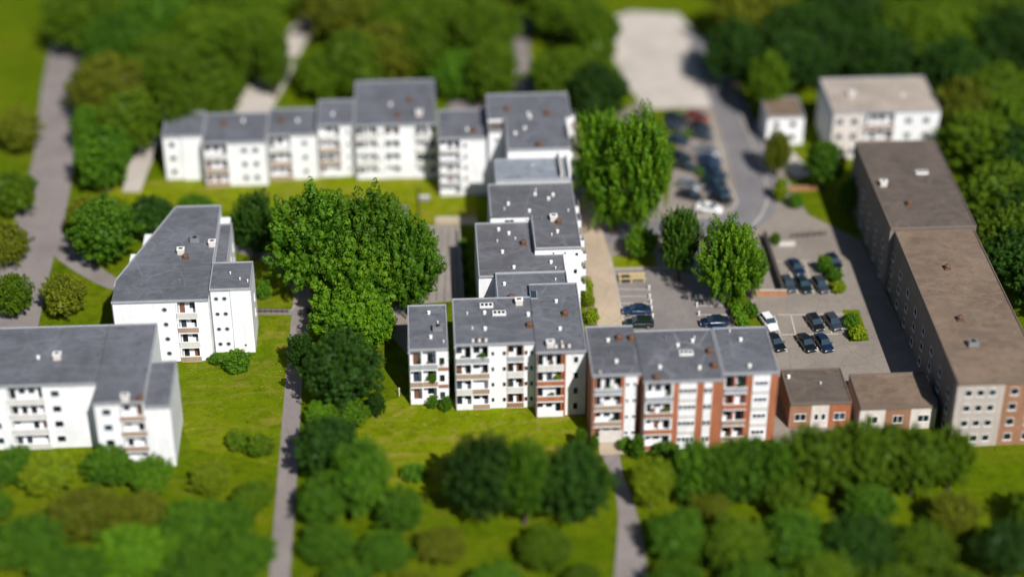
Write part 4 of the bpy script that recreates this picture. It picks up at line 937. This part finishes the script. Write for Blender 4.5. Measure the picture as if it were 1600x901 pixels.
fence('thin dark fence running back across the far lawn', [(655, 342), (655, 297)], 1.1, 7)
fence('rail fence along the front of the far side walk', [(398, 489), (450, 489)], .8, 6)
fence('slatted fence between the parking court and the hedge', [(1131, 462), (1146, 512)], 1.0, 9)
fence('low rail fence on the planted edge behind the right car park', [(1236, 372), (1290, 368)], .9, 6)
# raised timber frame at the end of the bays
p = G(987, 438); t = thing('timber_planter', (p.x, p.y, 0), 'pale yellow timber planter frame at the end of the parking bays', 'planter')
for x in (-1.95, -.25, 1.75): MB().box(p.x + x, p.x + x + .2, p.y - .7, p.y + .7, 0, .75, TIMBER).build('upright', t)
for y in (-.8, .6): MB().box(p.x - 2.1, p.x + 2.1, p.y + y, p.y + y + .18, .752, .9, TIMBER).build('beam', t)
MB().box(p.x - 1.72, p.x - .28, p.y - .58, p.y + .58, 0.03, .5, DARK).build('dark_infill', t)  # dark opening of the frame, put in as a solid near-black box
m = MB()
for k in range(4): m.box(p.x + .1 + k * .42, p.x + .4 + k * .42, p.y - .6, p.y + .58, .5, .72, TIMBER)
m.build('slat', t)
for i, (px, py) in enumerate(((1014, 453), (1015, 466), (1017, 475), (1018, 485), (1020, 497), (1087, 468), (1089, 479), (1092, 493))):
    q = G(px, py); t = thing('bollard', (q.x, q.y, 0), ['white bollard at the farthest left bay', 'white bollard second from the far end of the left bays', 'white bollard in the middle of the left bays', 'white bollard behind the deep blue car', 'white bollard between the deep blue and the long green car', 'white bollard at the far end of the right bays', 'white bollard in the middle of the right bays', 'white bollard nearest the navy car in the right bays'][i], 'bollard', 'white bollards at the ends of the parking bays')
    MB().lathe(q.x, q.y, [(.12, 0), (.12, .72)], VENTW, 10).build('post', t); MB().lathe(q.x, q.y, [(.14, .722), (.14, .8), (.06, .86)], VENTW, 10).build('cap', t)
q = G(663, 313); t = thing('garden_table', (q.x, q.y, 0), 'pale garden table with benches on the far lawn', 'table')
MB().box(q.x - .9, q.x + .9, q.y - .4, q.y + .4, .72, .8, PANEL_PALE).build('table_top', t)
for y in (-.75, .6): MB().box(q.x - .9, q.x + .9, q.y + y, q.y + y + .25, .42, .48, PANEL_PALE).build('bench', t)
for x in (-.75, .65):
    for y in (-.7, .62): MB().box(q.x + x, q.x + x + .1, q.y + y, q.y + y + .1, 0, .42, WOODF).build('leg', t)
    MB().box(q.x + x, q.x + x + .1, q.y - .3, q.y + .3, 0, .718, WOODF).build('trestle', t)
for i, (px, py) in enumerate(((396, 406), (404, 404))):
    q = G(px, py); t = thing('litter_bin', (q.x, q.y, 0), ('left one of two small dark bins beside the path bend', 'right one of two small dark bins beside the path bend')[i], 'bin')
    MB().lathe(q.x, q.y, [(.28, 0.02), (.34, .95)], METALD, 12).build('bin_body', t); MB().lathe(q.x, q.y, [(.36, .952), (.36, 1.02), (.2, 1.1)], METALD, 12).build('lid', t)
q = G(624, 618); t = thing('marker_post', (q.x, q.y, 0), 'thin white post on the lawn left of the narrow white block', 'post')
MB().lathe(q.x, q.y, [(.07, 0), (.07, 1.25)], VENTW, 8).build('post', t); MB().lathe(q.x, q.y, [(.1, 1.252), (.1, 1.36), (.03, 1.42)], VENTW, 8).build('cap', t)
q = G(481, 489); t = thing('litter_bin', (q.x, q.y, 0), 'black bin under the grove at the path junction', 'bin')
MB().lathe(q.x, q.y, [(.3, 0.02), (.36, .95)], METALD, 12).build('bin_body', t); MB().lathe(q.x, q.y, [(.38, .952), (.38, 1.02), (.2, 1.1)], METALD, 12).build('lid', t)
# garage ramp
q = MB(); q.poly([(23.3, -38.6, .03), (26.7, -38.6, .03), (26.7, -36.1, .07), (23.3, -36.1, .07)], DRIVE); struct(q.build('ramp'))
# plants and furniture on the balconies (they stand there, so each is a thing)
def potted(px, py, Yp, floor, leaf, label, s=1.0):
    d = FW + RT * ((px - 800) / FPX) - UP * ((py - 450.5) / FPX); x = CX + d.x * (Yp - CY) / d.y
    t = thing('potted_plant', (x, Yp, floor), label, 'plant')
    MB().lathe(x, Yp, [(.16 * s, floor), (.24 * s, floor + .35 * s), (.2 * s, floor + .36 * s)], ORANGE, 10).build('pot', t)
    o = bpy.data.objects.new('foliage', CROWN['shrub'][0]); C.objects.link(o); o.parent = t; o.location = (0, 0, .85 * s); o.scale = (.5 * s, .42 * s, .6 * s)
    o.material_slots[0].link = 'OBJECT'; o.material_slots[0].material = leaf
potted(675, 593, -25.45, 3.06, M_, 'big green potted shrub on the middle balcony of the narrow white block', 1.35)
potted(655, 563, -25.3, 6.02, D_K, 'dark potted plant on the top left balcony of the narrow white block', .8)
potted(689, 560, -25.3, 6.02, M_, 'leafy potted plant right of the dark one on the narrow white block', .9)
potted(753, 553, -27.0, 7.87, M_, 'green potted plant at the right end of the top balcony of the wide white block', 1.1)
potted(872, 581, -29.2, 5.47, Y, 'yellow green plant on the third floor balcony beside the brick trim', 1.0)
potted(1050, 606, -37.5, 8.3, M_, 'potted plant at the right end of the grey top balcony of the widest brick block', 1.0)
potted(1040, 640, -37.5, 5.6, OL, 'olive potted plant on the second balcony down of the widest brick block', .9)
potted(935, 689, -35.6, .12, M_, 'bushy potted plant beside the garage door', .9)
potted(1155, 612, -36.3, 8.4, D_K, 'dark potted plant on the top left balcony of the right end brick block', .9)
def chair_set(x, y, z, label, mat):
    t = thing('balcony_chair', (x, y, z), label, 'chair')
    MB().box(x - .25, x + .25, y - .25, y + .25, z + .40, z + .46, mat).build('seat', t); MB().box(x - .25, x + .25, y + .2, y + .26, z + .462, z + .9, mat).build('backrest', t)
    for a in (-.22, .17):
        for b in (-.22, .17): MB().box(x + a, x + a + .05, y + b, y + b + .05, z, z + .398, METALD).build('leg', t)
chair_set(5.2, -26.85, 5.3, 'white chair on the second highest balcony of the wide white block', VENTW)
chair_set(8.0, -26.85, 5.3, 'brown chair on the second highest balcony of the wide white block', RUST)
chair_set(30.6, -37.2, 5.6, 'brown chair on the brick fronted balcony of the widest brick block', RUST)
chair_set(24.2, -35.5, 5.6, 'white chair on the tan fronted balcony of the garage block', VENTW)
chair_set(17.3, -29.0, 8.2, 'brown chair on the top balcony of the brick trimmed white block', RUST)

chair_set(6.3, -26.85, 7.95, 'white chair on the grey fronted top balcony of the wide white block', VENTW)
chair_set(18.6, -29.0, 2.8, 'rusty chair on the brick banded second floor of the trimmed white block', RUST)
chair_set(25.6, -35.5, 8.3, 'white chair on the grey fronted top balcony of the garage block', VENTW)
chair_set(31.6, -37.2, 2.9, 'white chair on the lowest brick balcony of the widest brick block', VENTW)
chair_set(.3, -25.3, 6.05, 'small brown chair on the top balcony of the narrow white block', RUST)
potted(715, 590, -27.0, 5.27, D_K, 'dark potted plant left on the second highest balcony of the wide white block', .8)
potted(723, 553, -27.0, 7.9, OL, 'olive potted plant left on the grey fronted top balcony of the wide white block', .8)
potted(950, 616, -35.6, 8.3, M_, 'green potted plant on the grey fronted top balcony of the garage block', .8)
potted(959, 663, -35.6, 2.85, D_K, 'dark potted plant on the lowest tan balcony of the garage block', .8)
potted(862, 632, -29.2, 2.75, M_, 'green potted plant on the second floor of the brick trimmed white block', .8)

# ------------------------------------------------------------------ light, sky, camera
SUN_AZ, SUN_EL = 158.0, 44.0
w = bpy.data.worlds.new('World'); bpy.context.scene.world = w; w.use_nodes = True
nt = w.node_tree; bg = nt.nodes['Background']
sky = nt.nodes.new('ShaderNodeTexSky'); sky.sky_type = 'NISHITA'; sky.sun_disc = False
sky.sun_elevation = rad(SUN_EL); sky.sun_rotation = rad(SUN_AZ); sky.altitude = 100; sky.dust_density = .6
nt.links.new(sky.outputs[0], bg.inputs['Color']); bg.inputs['Strength'].default_value = .05
sl = bpy.data.lights.new('sun', 'SUN'); sl.energy = 4.6; sl.angle = rad(.5); sl.color = (1, .97, .93)
so = bpy.data.objects.new('sun', sl); C.objects.link(so)
sd = Vector((math.sin(rad(SUN_AZ)) * math.cos(rad(SUN_EL)), math.cos(rad(SUN_AZ)) * math.cos(rad(SUN_EL)), math.sin(rad(SUN_EL))))
so.rotation_euler = (-sd).to_track_quat('-Z', 'Y').to_euler(); so.location = (0, -60, 120)
cam = bpy.data.cameras.new('camera'); co = bpy.data.objects.new('camera', cam); C.objects.link(co)
co.matrix_world = Matrix(((RT.x, UP.x, -FW.x, CX), (RT.y, UP.y, -FW.y, CY), (RT.z, UP.z, -FW.z, CAMH), (0, 0, 0, 1)))
cam.sensor_width = 36; cam.lens = FPX / 1600 * 36; cam.clip_start = 1; cam.clip_end = 4000
APERTURE = 8.0       # metres: the wide lens opening that gives the photograph its miniature look
fp = Vector((14, -12, 8))
cam.dof.use_dof = APERTURE > 0; cam.dof.focus_distance = (fp - Vector((CX, CY, CAMH))).dot(FW)
if APERTURE: cam.dof.aperture_fstop = cam.lens / 1000 / APERTURE
sc = bpy.context.scene; sc.camera = co
sc.view_settings.view_transform = 'Standard'; sc.view_settings.look = 'None'; sc.view_settings.exposure = 0.3; sc.view_settings.gamma = 1
sc.render.engine = 'CYCLES'; sc.cycles.use_denoising = True
sc.cycles.max_bounces = 6; sc.cycles.diffuse_bounces = 3
print('fstop', cam.dof.aperture_fstop, 'tris', sum(len(o.data.polygons) for o in bpy.data.objects if o.type == 'MESH'), 'objs', len(bpy.data.objects))
